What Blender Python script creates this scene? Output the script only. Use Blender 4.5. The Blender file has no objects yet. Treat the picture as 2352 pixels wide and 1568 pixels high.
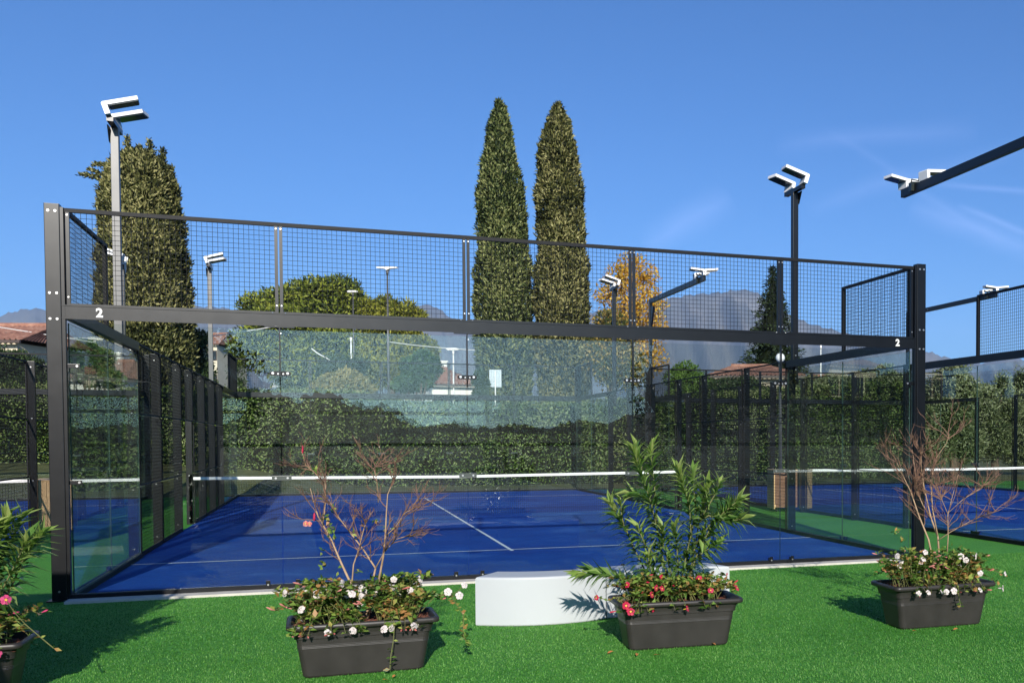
import bpy, bmesh, math, random
import numpy as np
from math import sin, cos, tan, pi, radians, sqrt, atan2
from mathutils import Vector, Matrix

S = bpy.context.scene
COL = S.collection
rng = np.random.default_rng(7)
random.seed(7)

# ------------------------------------------------------------------ camera
FPX, CX, CY, CZ = 2302.85, 2.482, -11.920, 1.6415        # focal length in 2352-wide pixels, position
YAW, PIT, ROL, PPX, PPY = 0.36108, -0.03023, -0.00178, 1624.29, 1077.90
Fv = Vector((sin(YAW)*cos(PIT), cos(YAW)*cos(PIT), sin(PIT)))
R0 = Vector((cos(YAW), -sin(YAW), 0)); U0 = R0.cross(Fv)
Rv = R0*cos(ROL)+U0*sin(ROL); Uv = -R0*sin(ROL)+U0*cos(ROL)
Cv = Vector((CX, CY, CZ))
cam_d = bpy.data.cameras.new("camera"); cam = bpy.data.objects.new("camera", cam_d); COL.objects.link(cam)
cam.matrix_world = Matrix((( Rv.x, Uv.x, -Fv.x, CX), (Rv.y, Uv.y, -Fv.y, CY), (Rv.z, Uv.z, -Fv.z, CZ), (0,0,0,1)))
cam_d.sensor_width = 36; cam_d.lens = FPX/2352*36
cam_d.shift_x = (1176-PPX)/2352; cam_d.shift_y = (PPY-784)/2352
cam_d.clip_start = 0.05; cam_d.clip_end = 40000
S.camera = cam
S.render.resolution_x = 1024; S.render.resolution_y = 682

def at(u, v, t):
    """world point seen at photo position (u, v) and t metres of depth"""
    return Cv + Fv*t + Rv*((u-PPX)/FPX*t) - Uv*((v-PPY)/FPX*t)
def px(n, t): return n/FPX*t

# ------------------------------------------------------------------ light
SUN_DIR = Vector((-0.155, -1.0, 0.0)).normalized()
ELEV = math.atan(0.4196)
to_sun = Vector((SUN_DIR.x*cos(ELEV), SUN_DIR.y*cos(ELEV), sin(ELEV)))
sun_d = bpy.data.lights.new("sun", 'SUN'); sun_d.energy = 5.0; sun_d.angle = radians(0.55); sun_d.color = (1.0, 0.93, 0.83)
sun = bpy.data.objects.new("sun", sun_d); COL.objects.link(sun)
sun.rotation_euler = to_sun.to_track_quat('Z', 'Y').to_euler()
W = bpy.data.worlds.new("World"); S.world = W; W.use_nodes = True
nt = W.node_tree; nt.nodes.clear()
sky = nt.nodes.new("ShaderNodeTexSky"); sky.sky_type = 'NISHITA'; sky.sun_disc = False
sky.sun_elevation = ELEV; sky.sun_rotation = atan2(to_sun.x, to_sun.y)
sky.altitude = 100; sky.air_density = 1.0; sky.dust_density = 0.7; sky.ozone_density = 6.0
bg = nt.nodes.new("ShaderNodeBackground"); bg.inputs[1].default_value = 0.088
out = nt.nodes.new("ShaderNodeOutputWorld")
# thin high cloud: contrails laid out by direction in the sky
tc = nt.nodes.new("ShaderNodeTexCoord")
def wn(t, **k):
    n = nt.nodes.new(t)
    for a, b in k.items(): setattr(n, a, b)
    return n
def wmath(op, a, b=None, clamp=False):
    n = wn("ShaderNodeMath", operation=op); n.use_clamp = clamp
    for i, v in enumerate((a, b)):
        if v is None: continue
        if isinstance(v, (int, float)): n.inputs[i].default_value = v
        else: nt.links.new(v, n.inputs[i])
    return n.outputs[0]
def band(p0, p1, width, strength):
    """soft streak along the great circle through two directions, between them"""
    a = (at(*p0, 1000)-Cv).normalized(); b = (at(*p1, 1000)-Cv).normalized()
    nrm = a.cross(b).normalized(); mid = (a+b).normalized(); half = a.angle(b)/2
    noi = wn("ShaderNodeTexNoise"); noi.inputs["Scale"].default_value = 9; noi.inputs["Detail"].default_value = 5
    nt.links.new(tc.outputs["Generated"], noi.inputs["Vector"])
    d1 = wn("ShaderNodeVectorMath", operation='DOT_PRODUCT'); nt.links.new(tc.outputs["Generated"], d1.inputs[0]); d1.inputs[1].default_value = nrm
    off = wmath('MULTIPLY', wmath('SUBTRACT', noi.outputs[0], 0.5), width*1.6)
    dist = wmath('ABSOLUTE', wmath('ADD', d1.outputs["Value"], off))
    prof = wmath('SUBTRACT', 1.0, wmath('DIVIDE', dist, width), True)
    d2 = wn("ShaderNodeVectorMath", operation='DOT_PRODUCT'); nt.links.new(tc.outputs["Generated"], d2.inputs[0]); d2.inputs[1].default_value = mid
    e = wmath('DIVIDE', wmath('SUBTRACT', d2.outputs["Value"], cos(half)), (1-cos(half)), True)
    return wmath('MULTIPLY', wmath('MULTIPLY', wmath('POWER', prof, 1.5), wmath('POWER', e, 0.5)), strength)
streaks = [((1850, 480), (2352, 330), 0.014, .5), ((2090, 470), (2420, 590), 0.020, .9), ((1900, 300), (2300, 560), 0.007, .35),
           ((2150, 420), (2420, 445), 0.005, .8), ((2200, 470), (2420, 560), 0.005, .9), ((1480, 580), (1680, 450), 0.022, .8),
           ((1780, 330), (2250, 300), 0.016, .45)]
acc = None
for s in streaks:
    v = band(*s); acc = v if acc is None else wmath('ADD', acc, v, True)
mix = wn("ShaderNodeMixRGB", blend_type='ADD'); nt.links.new(acc, mix.inputs[0])
tint = wn("ShaderNodeMixRGB", blend_type='MULTIPLY'); tint.inputs[0].default_value = 1; tint.inputs[2].default_value = (.41, .74, 1.04, 1)   # clear autumn air, deep blue
nt.links.new(sky.outputs[0], tint.inputs[1]); nt.links.new(tint.outputs[0], mix.inputs[1])
mix.inputs[2].default_value = (0.9, 0.85, 1.15, 1)
# bright milky air low in the sky around the sun's side (behind the photographer)
dsun = wn("ShaderNodeVectorMath", operation='DOT_PRODUCT'); nt.links.new(tc.outputs["Generated"], dsun.inputs[0]); dsun.inputs[1].default_value = SUN_DIR
sepz = wn("ShaderNodeSeparateXYZ"); nt.links.new(tc.outputs["Generated"], sepz.inputs[0])
low = wmath('POWER', wmath('SUBTRACT', 1.0, wmath('ABSOLUTE', sepz.outputs[2])), 4)
glow = wmath('MULTIPLY', wmath('MULTIPLY', wmath('POWER', wmath('MAXIMUM', dsun.outputs["Value"], 0.0), 5), low), 24.0)
gcol = wn("ShaderNodeMixRGB", blend_type='ADD'); nt.links.new(glow, gcol.inputs[0]); gcol.inputs[0].default_value = 1
gm = wn("ShaderNodeVectorMath", operation='SCALE'); gm.inputs[0].default_value = (.72, .95, 1.0); nt.links.new(glow, gm.inputs["Scale"])
va = wn("ShaderNodeVectorMath", operation='ADD'); nt.links.new(mix.outputs[0], va.inputs[0]); nt.links.new(gm.outputs[0], va.inputs[1])
nt.nodes.remove(gcol)
nt.links.new(va.outputs[0], bg.inputs[0]); nt.links.new(bg.outputs[0], out.inputs[0])
S.view_settings.view_transform = 'Standard'; S.view_settings.look = 'None'
S.view_settings.exposure = 0.56; S.view_settings.gamma = 1.0
S.cycles.max_bounces = 12; S.cycles.transparent_max_bounces = 40; S.cycles.glossy_bounces = 5
S.cycles.diffuse_bounces = 4; S.cycles.transmission_bounces = 6; S.cycles.volume_bounces = 0
S.cycles.caustics_reflective = False; S.cycles.caustics_refractive = False
S.cycles.use_denoising = True

# ------------------------------------------------------------------ materials
MATS = {}
def new_mat(name):
    m = bpy.data.materials.new(name); m.use_nodes = True; m.node_tree.nodes.clear(); MATS[name] = m
    t = m.node_tree
    o = t.nodes.new("ShaderNodeOutputMaterial")
    def n(ty, **k):
        x = t.nodes.new(ty)
        for a, b in k.items(): setattr(x, a, b)
        return x
    return m, t, o, n
def noise(t, n, scale, detail=4, rough=.6, coord='Object', stretch=None):
    c = n("ShaderNodeTexCoord"); x = n("ShaderNodeTexNoise")
    x.inputs["Scale"].default_value = scale; x.inputs["Detail"].default_value = detail; x.inputs["Roughness"].default_value = rough
    src = c.outputs[coord]
    if stretch:
        mp = n("ShaderNodeMapping"); mp.inputs["Scale"].default_value = stretch; t.links.new(src, mp.inputs[0]); src = mp.outputs[0]
    t.links.new(src, x.inputs["Vector"]); return x
def ramp(t, n, fac, stops):
    r = n("ShaderNodeValToRGB"); t.links.new(fac, r.inputs[0])
    while len(r.color_ramp.elements) < len(stops): r.color_ramp.elements.new(.5)
    for e, (p, c) in zip(r.color_ramp.elements, stops): e.position = p; e.color = (*c, 1)
    return r.outputs[0]
def mat_surface(name, stops, rough=.6, nscale=8, bump=0, bscale=60, metal=0, spec=.5, detail=5, stretch=None, bdist=.01, rrange=None):
    m, t, o, n = new_mat(name)
    b = n("ShaderNodeBsdfPrincipled"); t.links.new(b.outputs[0], o.inputs[0])
    b.inputs["Roughness"].default_value = rough; b.inputs["Metallic"].default_value = metal; b.inputs["Specular IOR Level"].default_value = spec
    x = noise(t, n, nscale, detail, stretch=stretch)
    t.links.new(ramp(t, n, x.outputs[0], stops), b.inputs["Base Color"])
    if rrange:
        mr = n("ShaderNodeMapRange"); mr.inputs[3].default_value = rrange[0]; mr.inputs[4].default_value = rrange[1]
        t.links.new(noise(t, n, nscale*2.3, 4).outputs[0], mr.inputs[0]); t.links.new(mr.outputs[0], b.inputs["Roughness"])
    if bump:
        bp = n("ShaderNodeBump"); bp.inputs["Strength"].default_value = bump; bp.inputs["Distance"].default_value = bdist
        t.links.new(noise(t, n, bscale, 3).outputs[0], bp.inputs["Height"]); t.links.new(bp.outputs[0], b.inputs["Normal"])
    return m
def mat_leaf(name, cols, rough=.45, trans=.3, nscale=1.2, spec=.25):
    """per leaf colour variation + clumps"""
    m, t, o, n = new_mat(name)
    g = n("ShaderNodeNewGeometry"); x = noise(t, n, nscale, 3, coord='Object')
    mx = n("ShaderNodeMath", operation='ADD'); t.links.new(g.outputs["Random Per Island"], mx.inputs[0])
    sc = n("ShaderNodeMath", operation='MULTIPLY_ADD'); t.links.new(x.outputs[0], sc.inputs[0]); sc.inputs[1].default_value = 1.6; sc.inputs[2].default_value = -.8
    t.links.new(sc.outputs[0], mx.inputs[1])
    k = len(cols); stops = [((i+.5)/k, c) for i, c in enumerate(cols)]
    c = ramp(t, n, mx.outputs[0], stops)
    b = n("ShaderNodeBsdfPrincipled"); b.inputs["Roughness"].default_value = rough; b.inputs["Specular IOR Level"].default_value = spec
    t.links.new(c, b.inputs["Base Color"])
    tr = n("ShaderNodeBsdfTranslucent"); t.links.new(c, tr.inputs[0])
    ms = n("ShaderNodeMixShader"); ms.inputs[0].default_value = trans
    t.links.new(b.outputs[0], ms.inputs[1]); t.links.new(tr.outputs[0], ms.inputs[2]); t.links.new(ms.outputs[0], o.inputs[0])
    return m

# powder-coated steel, slightly dusty
STEEL = mat_surface("black_steel", [(0.3, (.002, .0025, .004)), (0.7, (.004, .005, .007))], rough=.36, nscale=3, spec=.42, rrange=(.27, .33))
WIRE = mat_surface("black_wire", [(0.3, (.004, .006, .007)), (0.7, (.008, .010, .011))], rough=.6, nscale=3, spec=.12)
MATTE = mat_surface("matte_black_rail", [(0.3, (.002, .0025, .004)), (0.7, (.005, .006, .008))], rough=.55, nscale=3, spec=.22)
GALV = mat_surface("grey_lamp_pole", [(0.3, (.07, .072, .075)), (0.7, (.10, .10, .10))], rough=.4, nscale=2, spec=.5, metal=.2)
BOLT = mat_surface("zinc_bolt", [(0.3, (.5, .5, .5)), (0.7, (.65, .65, .65))], rough=.3, metal=.9, nscale=30)
WHITE = mat_surface("white_paint", [(0.3, (.72, .72, .70)), (0.7, (.80, .80, .79))], rough=.45, nscale=4)
PLASTIC = mat_surface("white_plastic_bench", [(0.3, (.43, .46, .48)), (0.7, (.455, .485, .505))], rough=.5, nscale=2, bump=.03, bscale=120, spec=.3)
LENS = mat_surface("dark_lamp_lens", [(0.3, (.012, .016, .014)), (0.7, (.02, .026, .022))], rough=.15, nscale=9)
TAPE = mat_surface("net_tape", [(0.3, (.74, .74, .72)), (0.7, (.82, .82, .80))], rough=.7, nscale=20)
WOOD = mat_surface("pine_boards", [(0.25, (.42, .25, .11)), (0.55, (.60, .40, .20)), (0.8, (.68, .48, .26))], rough=.65, nscale=3, stretch=(14, 14, 1.2), bump=.1, bscale=80)
WOODD = mat_surface("dark_boards", [(0.25, (.13, .065, .035)), (0.8, (.24, .12, .07))], rough=.65, nscale=3, stretch=(14, 14, 1.2))  # darker brown than the pine boards
PLANTER = mat_surface("anthracite_plastic", [(0.3, (.021, .019, .018)), (0.7, (.033, .030, .028))], rough=.42, nscale=5, bump=.05, bscale=300, spec=.45, rrange=(.36, .5))
CONC = mat_surface("kerb_concrete", [(0.2, (.42, .40, .36)), (0.8, (.60, .57, .50))], rough=.85, nscale=6, bump=.2, bscale=60)
MULCH = mat_surface("bark_mulch", [(0.3, (.06, .02, .012)), (0.6, (.17, .06, .035)), (0.8, (.28, .13, .08))], rough=.9, nscale=40, bump=.8, bscale=70)
BARK = mat_surface("bark", [(0.3, (.07, .05, .035)), (0.7, (.16, .12, .09))], rough=.9, nscale=10, bump=.4, bscale=30)
TWIG = mat_surface("pale_twig", [(0.3, (.26, .17, .10)), (0.7, (.44, .31, .19))], rough=.7, nscale=14)
TWIGR = mat_surface("russet_twig", [(0.3, (.10, .05, .035)), (0.7, (.25, .14, .09))], rough=.7, nscale=14)
GSTEM = mat_surface("green_stem", [(0.3, (.08, .10, .03)), (0.7, (.17, .17, .06))], rough=.6, nscale=9)
STUCCO = mat_surface("pale_stucco", [(0.3, (.62, .54, .40)), (0.7, (.72, .64, .50))], rough=.9, nscale=2)
WSTUCCO = mat_surface("white_stucco", [(0.3, (.74, .72, .68)), (0.7, (.82, .80, .76))], rough=.9, nscale=2)
GLASSDARK = mat_surface("window_dark", [(0.3, (.015, .018, .02)), (0.7, (.03, .035, .04))], rough=.1, nscale=2)
BROWNM = mat_surface("brown_gutter", [(0.3, (.05, .035, .03)), (0.7, (.08, .055, .045))], rough=.5, nscale=3)
SIGNM = mat_surface("sign_back", [(0.3, (.45, .52, .56)), (0.7, (.52, .58, .62))], rough=.5, nscale=3, metal=.2)

def mat_roof():
    m, t, o, n = new_mat("terracotta_tiles")
    b = n("ShaderNodeBsdfPrincipled"); b.inputs["Roughness"].default_value = .85; t.links.new(b.outputs[0], o.inputs[0])
    x = noise(t, n, 2.5, 6)
    t.links.new(ramp(t, n, x.outputs[0], [(.25, (.18, .085, .06)), (.5, (.30, .145, .10)), (.75, (.42, .25, .18))]), b.inputs["Base Color"])
    return m
ROOF = mat_roof()

def mat_glass():
    m, t, o, n = new_mat("clear_green_glass")
    g = n("ShaderNodeNewGeometry"); io = n("ShaderNodeMapRange")
    io.inputs[3].default_value = 1.52; io.inputs[4].default_value = 1/1.52; t.links.new(g.outputs["Backfacing"], io.inputs[0])
    fr = n("ShaderNodeFresnel"); t.links.new(io.outputs[0], fr.inputs["IOR"])
    tr = n("ShaderNodeBsdfTransparent")
    # faint dust and dried splashes on the panes
    x = noise(t, n, 1.3, 6, .65); 
    t.links.new(ramp(t, n, x.outputs[0], [(.3, (.945, .975, .962)), (.7, (.925, .962, .948))]), tr.inputs[0])
    gl = n("ShaderNodeBsdfGlossy"); gl.inputs["Roughness"].default_value = 0.0; gl.inputs[0].default_value = (.96, 1, .985, 1)
    bp = n("ShaderNodeBump"); bp.inputs["Strength"].default_value = .012; bp.inputs["Distance"].default_value = .004
    t.links.new(noise(t, n, .8, 1).outputs[0], bp.inputs["Height"]); t.links.new(bp.outputs[0], gl.inputs["Normal"])
    ms = n("ShaderNodeMixShader"); t.links.new(fr.outputs[0], ms.inputs[0]); t.links.new(tr.outputs[0], ms.inputs[1]); t.links.new(gl.outputs[0], ms.inputs[2])
    df = n("ShaderNodeBsdfDiffuse"); df.inputs[0].default_value = (.75, .8, .78, 1)
    ms2 = n("ShaderNodeMixShader")
    dn = noise(t, n, 2.2, 8, .7); mr = n("ShaderNodeMapRange"); mr.inputs[1].default_value = .5; mr.inputs[2].default_value = .9; mr.inputs[3].default_value = .0; mr.inputs[4].default_value = .003
    t.links.new(dn.outputs[0], mr.inputs[0]); t.links.new(mr.outputs[0], ms2.inputs[0])
    t.links.new(ms.outputs[0], ms2.inputs[1]); t.links.new(df.outputs[0], ms2.inputs[2])
    t.links.new(ms2.outputs[0], o.inputs[0])
    return m
GLASS = mat_glass()
GEDGE = mat_surface("glass_edge", [(0.3, (.035, .075, .062)), (0.7, (.05, .10, .085))], rough=.3, nscale=5)

CLAMP = mat_surface("clamp_grey", [(0.3, (.05, .06, .055)), (0.7, (.07, .08, .075))], rough=.3, nscale=5)
def mat_turf():
    m, t, o, n = new_mat("green_turf")
    b = n("ShaderNodeBsdfPrincipled"); b.inputs["Roughness"].default_value = .75; b.inputs["Specular IOR Level"].default_value = .25; t.links.new(b.outputs[0], o.inputs[0])
    big = noise(t, n, .5, 4); fine = noise(t, n, 55, 6, .7)
    a = ramp(t, n, fine.outputs[0], [(.32, (.026, .125, .013)), (.5, (.066, .27, .034)), (.68, (.15, .44, .08))])
    a2 = ramp(t, n, big.outputs[0], [(.3, (.80, .85, .8)), (.7, (1.12, 1.08, 1.0))])
    mm = n("ShaderNodeMixRGB", blend_type='MULTIPLY'); mm.inputs[0].default_value = 1; t.links.new(a, mm.inputs[1]); t.links.new(a2, mm.inputs[2])
    t.links.new(mm.outputs[0], b.inputs["Base Color"])
    bp = n("ShaderNodeBump"); bp.inputs["Strength"].default_value = .9; bp.inputs["Distance"].default_value = .02
    t.links.new(fine.outputs[0], bp.inputs["Height"]); t.links.new(bp.outputs[0], b.inputs["Normal"])
    return m
TURF = mat_turf()
BLADE = mat_leaf("turf_blade", [(.03, .14, .014), (.055, .21, .025), (.095, .28, .04), (.16, .36, .08)], rough=.45, trans=.2, nscale=.6)

def mat_court():
    m, t, o, n = new_mat("blue_court_turf")
    b = n("ShaderNodeBsdfPrincipled"); b.inputs["Roughness"].default_value = .8; b.inputs["Specular IOR Level"].default_value = .2; t.links.new(b.outputs[0], o.inputs[0])
    sand = noise(t, n, .55, 7, .7); fine = noise(t, n, 90, 5, .75)
    a = ramp(t, n, sand.outputs[0], [(.35, (.003, .036, .25)), (.55, (.006, .060, .32)), (.72, (.055, .15, .43))])
    f = ramp(t, n, fine.outputs[0], [(.35, (.6, .6, .65)), (.65, (1.35, 1.35, 1.3))])
    mm = n("ShaderNodeMixRGB", blend_type='MULTIPLY'); mm.inputs[0].default_value = 1; t.links.new(a, mm.inputs[1]); t.links.new(f, mm.inputs[2])
    t.links.new(mm.outputs[0], b.inputs["Base Color"])
    bp = n("ShaderNodeBump"); bp.inputs["Strength"].default_value = .5; bp.inputs["Distance"].default_value = .01
    t.links.new(fine.outputs[0], bp.inputs["Height"]); t.links.new(bp.outputs[0], b.inputs["Normal"])
    return m
COURT = mat_court()
LINE = mat_surface("white_line", [(0.35, (.52, .57, .64)), (0.65, (.74, .76, .78))], rough=.8, nscale=12)
LAWN = mat_surface("lawn_grass", [(0.3, (.055, .065, .018)), (0.55, (.095, .10, .028)), (0.8, (.15, .14, .05))], rough=.9, nscale=2.5, bump=.6, bscale=40, detail=8)
FIELD = mat_surface("field_ground", [(0.3, (.022, .028, .012)), (0.6, (.035, .04, .02)), (0.8, (.055, .05, .03))], rough=.95, nscale=.02, detail=8)  # colour darkened to stand in for shaded ground behind the camera
MOUNT = mat_surface("mountain_rock", [(0.3, (.06, .062, .05)), (0.5, (.085, .08, .066)), (0.65, (.12, .11, .095)), (0.85, (.19, .175, .15))], rough=.95, nscale=.004, detail=10)

HEDGE = mat_leaf("laurel_leaf", [(.010, .019, .004), (.034, .064, .010), (.090, .150, .024), (.19, .26, .06), (.32, .36, .16)], rough=.45, trans=.15, nscale=.5, spec=.22)
CYP = mat_leaf("cypress_foliage", [(.010, .020, .006), (.040, .062, .016), (.13, .165, .050), (.27, .29, .11)], rough=.6, trans=.15, nscale=.5)
CYPB = mat_leaf("cypress_foliage_brown", [(.014, .018, .005), (.055, .063, .016), (.165, .17, .052), (.33, .31, .13)], rough=.6, trans=.15, nscale=.5)
PINE = mat_leaf("pine_foliage", [(.025, .045, .008), (.09, .125, .016), (.18, .23, .026), (.28, .31, .05)], rough=.6, trans=.2, nscale=.5)
PINEY = mat_leaf("pine_foliage_yellow", [(.07, .09, .010), (.15, .17, .018), (.24, .25, .028), (.31, .31, .05)], rough=.6, trans=.2, nscale=.5)
AUT = mat_leaf("autumn_leaf", [(.46, .26, .025), (.62, .33, .03), (.72, .44, .05), (.66, .50, .10)], rough=.6, trans=.4, nscale=.7)
AUTG = mat_leaf("fading_leaf", [(.05, .07, .02), (.09, .11, .03), (.20, .18, .05), (.40, .30, .09)], rough=.6, trans=.35, nscale=.6)
SPR = mat_leaf("spruce_foliage", [(.016, .030, .014), (.032, .055, .022), (.06, .09, .035)], rough=.6, trans=.1, nscale=.6)
OLIVE = mat_leaf("olive_leaf", [(.06, .085, .03), (.12, .155, .055), (.21, .25, .11), (.34, .38, .22)], rough=.5, trans=.2, nscale=.6)
DARKG = mat_leaf("dark_shrub_leaf", [(.018, .035, .012), (.035, .065, .02), (.07, .11, .035)], rough=.5, trans=.15, nscale=.8)
MIDG = mat_leaf("mid_green_leaf", [(.02, .05, .014), (.045, .10, .025), (.09, .17, .045)], rough=.5, trans=.2, nscale=.8)
FRESH = mat_leaf("fresh_green_leaf", [(.06, .12, .02), (.10, .19, .03), (.16, .26, .06)], rough=.5, trans=.3, nscale=.8)
TAN = mat_leaf("dry_hedge_leaf", [(.14, .14, .035), (.27, .23, .07), (.42, .36, .14)], rough=.6, trans=.2, nscale=1.0)
OLEA = mat_leaf("oleander_leaf", [(.05, .12, .022), (.10, .20, .04), (.17, .30, .065), (.26, .38, .11)], rough=.32, trans=.22, nscale=2, spec=.35)
OLEAT = mat_leaf("oleander_tip_leaf", [(.14, .23, .045), (.21, .32, .06), (.29, .39, .10), (.36, .43, .14)], rough=.35, trans=.35, nscale=2, spec=.5)
MAND = mat_leaf("vine_leaf", [(.05, .11, .018), (.09, .18, .030), (.14, .25, .045), (.22, .32, .06), (.32, .36, .09), (.38, .20, .07)], rough=.4, trans=.25, nscale=5, spec=.3)
PETW = mat_leaf("white_petal", [(.74, .68, .64), (.80, .72, .70), (.78, .70, .68)], rough=.5, trans=.3)
PETR = mat_leaf("red_petal", [(.55, .02, .05), (.65, .03, .09), (.60, .05, .12)], rough=.5, trans=.35)
PETP = mat_leaf("pink_petal", [(.66, .05, .16), (.72, .08, .24), (.70, .10, .26)], rough=.5, trans=.35)
BUD = mat_leaf("salmon_bud", [(.70, .22, .17), (.74, .32, .28), (.66, .16, .14)], rough=.5, trans=.3)
THROAT = mat_surface("yellow_throat", [(0.3, (.62, .40, .03)), (0.7, (.66, .46, .05))], rough=.6, nscale=5)
DEADL = mat_leaf("fallen_leaf_brown", [(.30, .10, .03), (.42, .16, .05), (.5, .24, .08)], rough=.6, trans=.1)

# ------------------------------------------------------------------ building helpers
class MB:
    def __init__(s): s.v = []; s.f = []; s.mi = []; s.m = 0
    def mat(s, i): s.m = i; return s
    def add(s, vs, fs):
        o = len(s.v); s.v += [tuple(v) for v in vs]
        for f in fs: s.f.append(tuple(i+o for i in f)); s.mi.append(s.m)
    def box(s, x0, x1, y0, y1, z0, z1):
        s.add([(x0,y0,z0),(x1,y0,z0),(x1,y1,z0),(x0,y1,z0),(x0,y0,z1),(x1,y0,z1),(x1,y1,z1),(x0,y1,z1)],
              [(0,3,2,1),(4,5,6,7),(0,1,5,4),(1,2,6,5),(2,3,7,6),(3,0,4,7)])
    def bbox(s, x0, x1, y0, y1, z0, z1, b=.004):
        """box with chamfered vertical and horizontal edges"""
        bm = bmesh.new(); bmesh.ops.create_cube(bm, size=1)
        for v in bm.verts: v.co = ((x0+x1)/2+v.co.x*(x1-x0), (y0+y1)/2+v.co.y*(y1-y0), (z0+z1)/2+v.co.z*(z1-z0))
        bmesh.ops.bevel(bm, geom=list(bm.edges), offset=b, segments=2, affect='EDGES', profile=.7)
        s.from_bm(bm)
    def from_bm(s, bm, M=None):
        bm.verts.ensure_lookup_table()
        s.add([(M @ v.co if M else v.co) for v in bm.verts], [[v.index for v in f.verts] for f in bm.faces]); bm.free()
    def tube(s, pts, rad, n=6, cap=True):
        pts = [Vector(p) for p in pts]; k = len(pts)
        if isinstance(rad, (int, float)): rad = [rad]*k
        vs = []; up = Vector((0,0,1)); prev = None
        for i, p in enumerate(pts):
            d = (pts[min(i+1,k-1)]-pts[max(i-1,0)])
            if d.length < 1e-9: d = Vector((0,0,1))
            d.normalize()
            a = prev if prev is not None else (Vector((1,0,0)) if abs(d.z) > .9 else up)
            a = (a - d*a.dot(d))
            if a.length < 1e-5: a = d.orthogonal()
            a.normalize(); b = d.cross(a); prev = a
            for j in range(n):
                t = 2*pi*j/n; vs.append(p+(a*cos(t)+b*sin(t))*rad[i])
        fs = []
        for i in range(k-1):
            for j in range(n): fs.append((i*n+j, i*n+(j+1)%n, (i+1)*n+(j+1)%n, (i+1)*n+j))
        if cap: fs.append(tuple(reversed(range(n)))); fs.append(tuple((k-1)*n+j for j in range(n)))
        s.add(vs, fs)
    def cyl(s, c, axis, r, h, n=10):
        c = Vector(c); a = Vector(axis).normalized(); s.tube([c, c+a*h], r, n)
    def prism(s, poly, axis, a0, a1):
        """poly: list of 2-D points; extruded along axis 'x','y' or 'z'"""
        f = {'x': lambda p, a: (a, p[0], p[1]), 'y': lambda p, a: (p[0], a, p[1]), 'z': lambda p, a: (p[0], p[1], a)}[axis]
        n = len(poly); vs = [f(p, a0) for p in poly]+[f(p, a1) for p in poly]
        s.add(vs, [tuple(range(n)), tuple(range(2*n-1, n-1, -1))]+[(i, (i+n), (i+1)%n+n, (i+1)%n) for i in range(n)])
    def build(s, name, mats, parent=None, loc=None, smooth=False, rot=None):
        me = bpy.data.meshes.new(name)
        me.from_pydata([tuple(v) for v in s.v], [], s.f)
        if not isinstance(mats, (list, tuple)): mats = [mats]
        for m in mats: me.materials.append(m)
        me.polygons.foreach_set("material_index", s.mi)
        if smooth: me.polygons.foreach_set("use_smooth", [True]*len(s.f))
        bm = bmesh.new(); bm.from_mesh(me); bmesh.ops.recalc_face_normals(bm, faces=bm.faces); bm.to_mesh(me); bm.free()
        return link(name, me, parent, loc, rot)
def link(name, me, parent=None, loc=None, rot=None):
    o = bpy.data.objects.new(name, me); COL.objects.link(o)
    if parent: o.parent = parent
    if loc is not None: o.location = loc
    if rot is not None: o.rotation_euler = rot
    return o
def tag(o, label=None, cat=None, group=None, kind=None):
    if label: o["label"] = label
    if cat: o["category"] = cat
    if group: o["group"] = group
    if kind: o["kind"] = kind
    return o
def thing(name, label, cat, loc=(0,0,0), rz=0, group=None):
    o = bpy.data.objects.new(name, None); COL.objects.link(o); o.empty_display_size = .1
    o.location = loc; o.rotation_euler = (0,0,rz); return tag(o, label, cat, group)
def copy_tree(o, parent=None):
    c = o.copy(); COL.objects.link(c); c.parent = parent
    for ch in list(o.children): copy_tree(ch, c)
    return c

def quads(name, V, mat, parent=None, loc=None, extra=None):
    """V: (N,4,3) array of separate quads -> one mesh"""
    N = len(V); me = bpy.data.meshes.new(name)
    me.vertices.add(N*4); me.vertices.foreach_set("co", V.reshape(-1).astype(np.float32))
    me.loops.add(N*4); me.loops.foreach_set("vertex_index", np.arange(N*4, dtype=np.int32))
    me.polygons.add(N); me.polygons.foreach_set("loop_start", np.arange(0, N*4, 4, dtype=np.int32))
    mats = mat if isinstance(mat, (list, tuple)) else [mat]
    for m in mats: me.materials.append(m)
    if extra is not None: me.polygons.foreach_set("material_index", extra.astype(np.int32))
    me.update(calc_edges=True); me.validate()
    return link(name, me, parent, loc)
def norm(a): return a/np.maximum(np.linalg.norm(a, axis=-1, keepdims=True), 1e-9)
def leafs(C, D, N, L, Wd, fold=.25, rg=None):
    """leaf quads: base C, direction D, approx normal N, length L, width Wd"""
    D = norm(D); Sd = norm(np.cross(D, N)); Nn = np.cross(Sd, D)
    L = np.broadcast_to(np.asarray(L, float), (len(C),))[:, None]; Wd = np.broadcast_to(np.asarray(Wd, float), (len(C),))[:, None]
    tip = C+D*L-Nn*L*.12; mid = C+D*L*.45
    return np.stack([C, mid+Sd*Wd*.5+Nn*Wd*fold, tip, mid-Sd*Wd*.5+Nn*Wd*fold], 1)
def vnoise(P, f, seed=0):
    """cheap smooth 3-D noise, about -1..1"""
    r = np.random.default_rng(seed); out = np.zeros(len(P))
    for k in range(6):
        w = r.normal(size=3)*f*(1+.35*k); out += np.sin(P@w+r.uniform(0, 6.28))
    return out/3.2
def randdir(n): return norm(rng.normal(size=(n, 3)))
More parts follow.
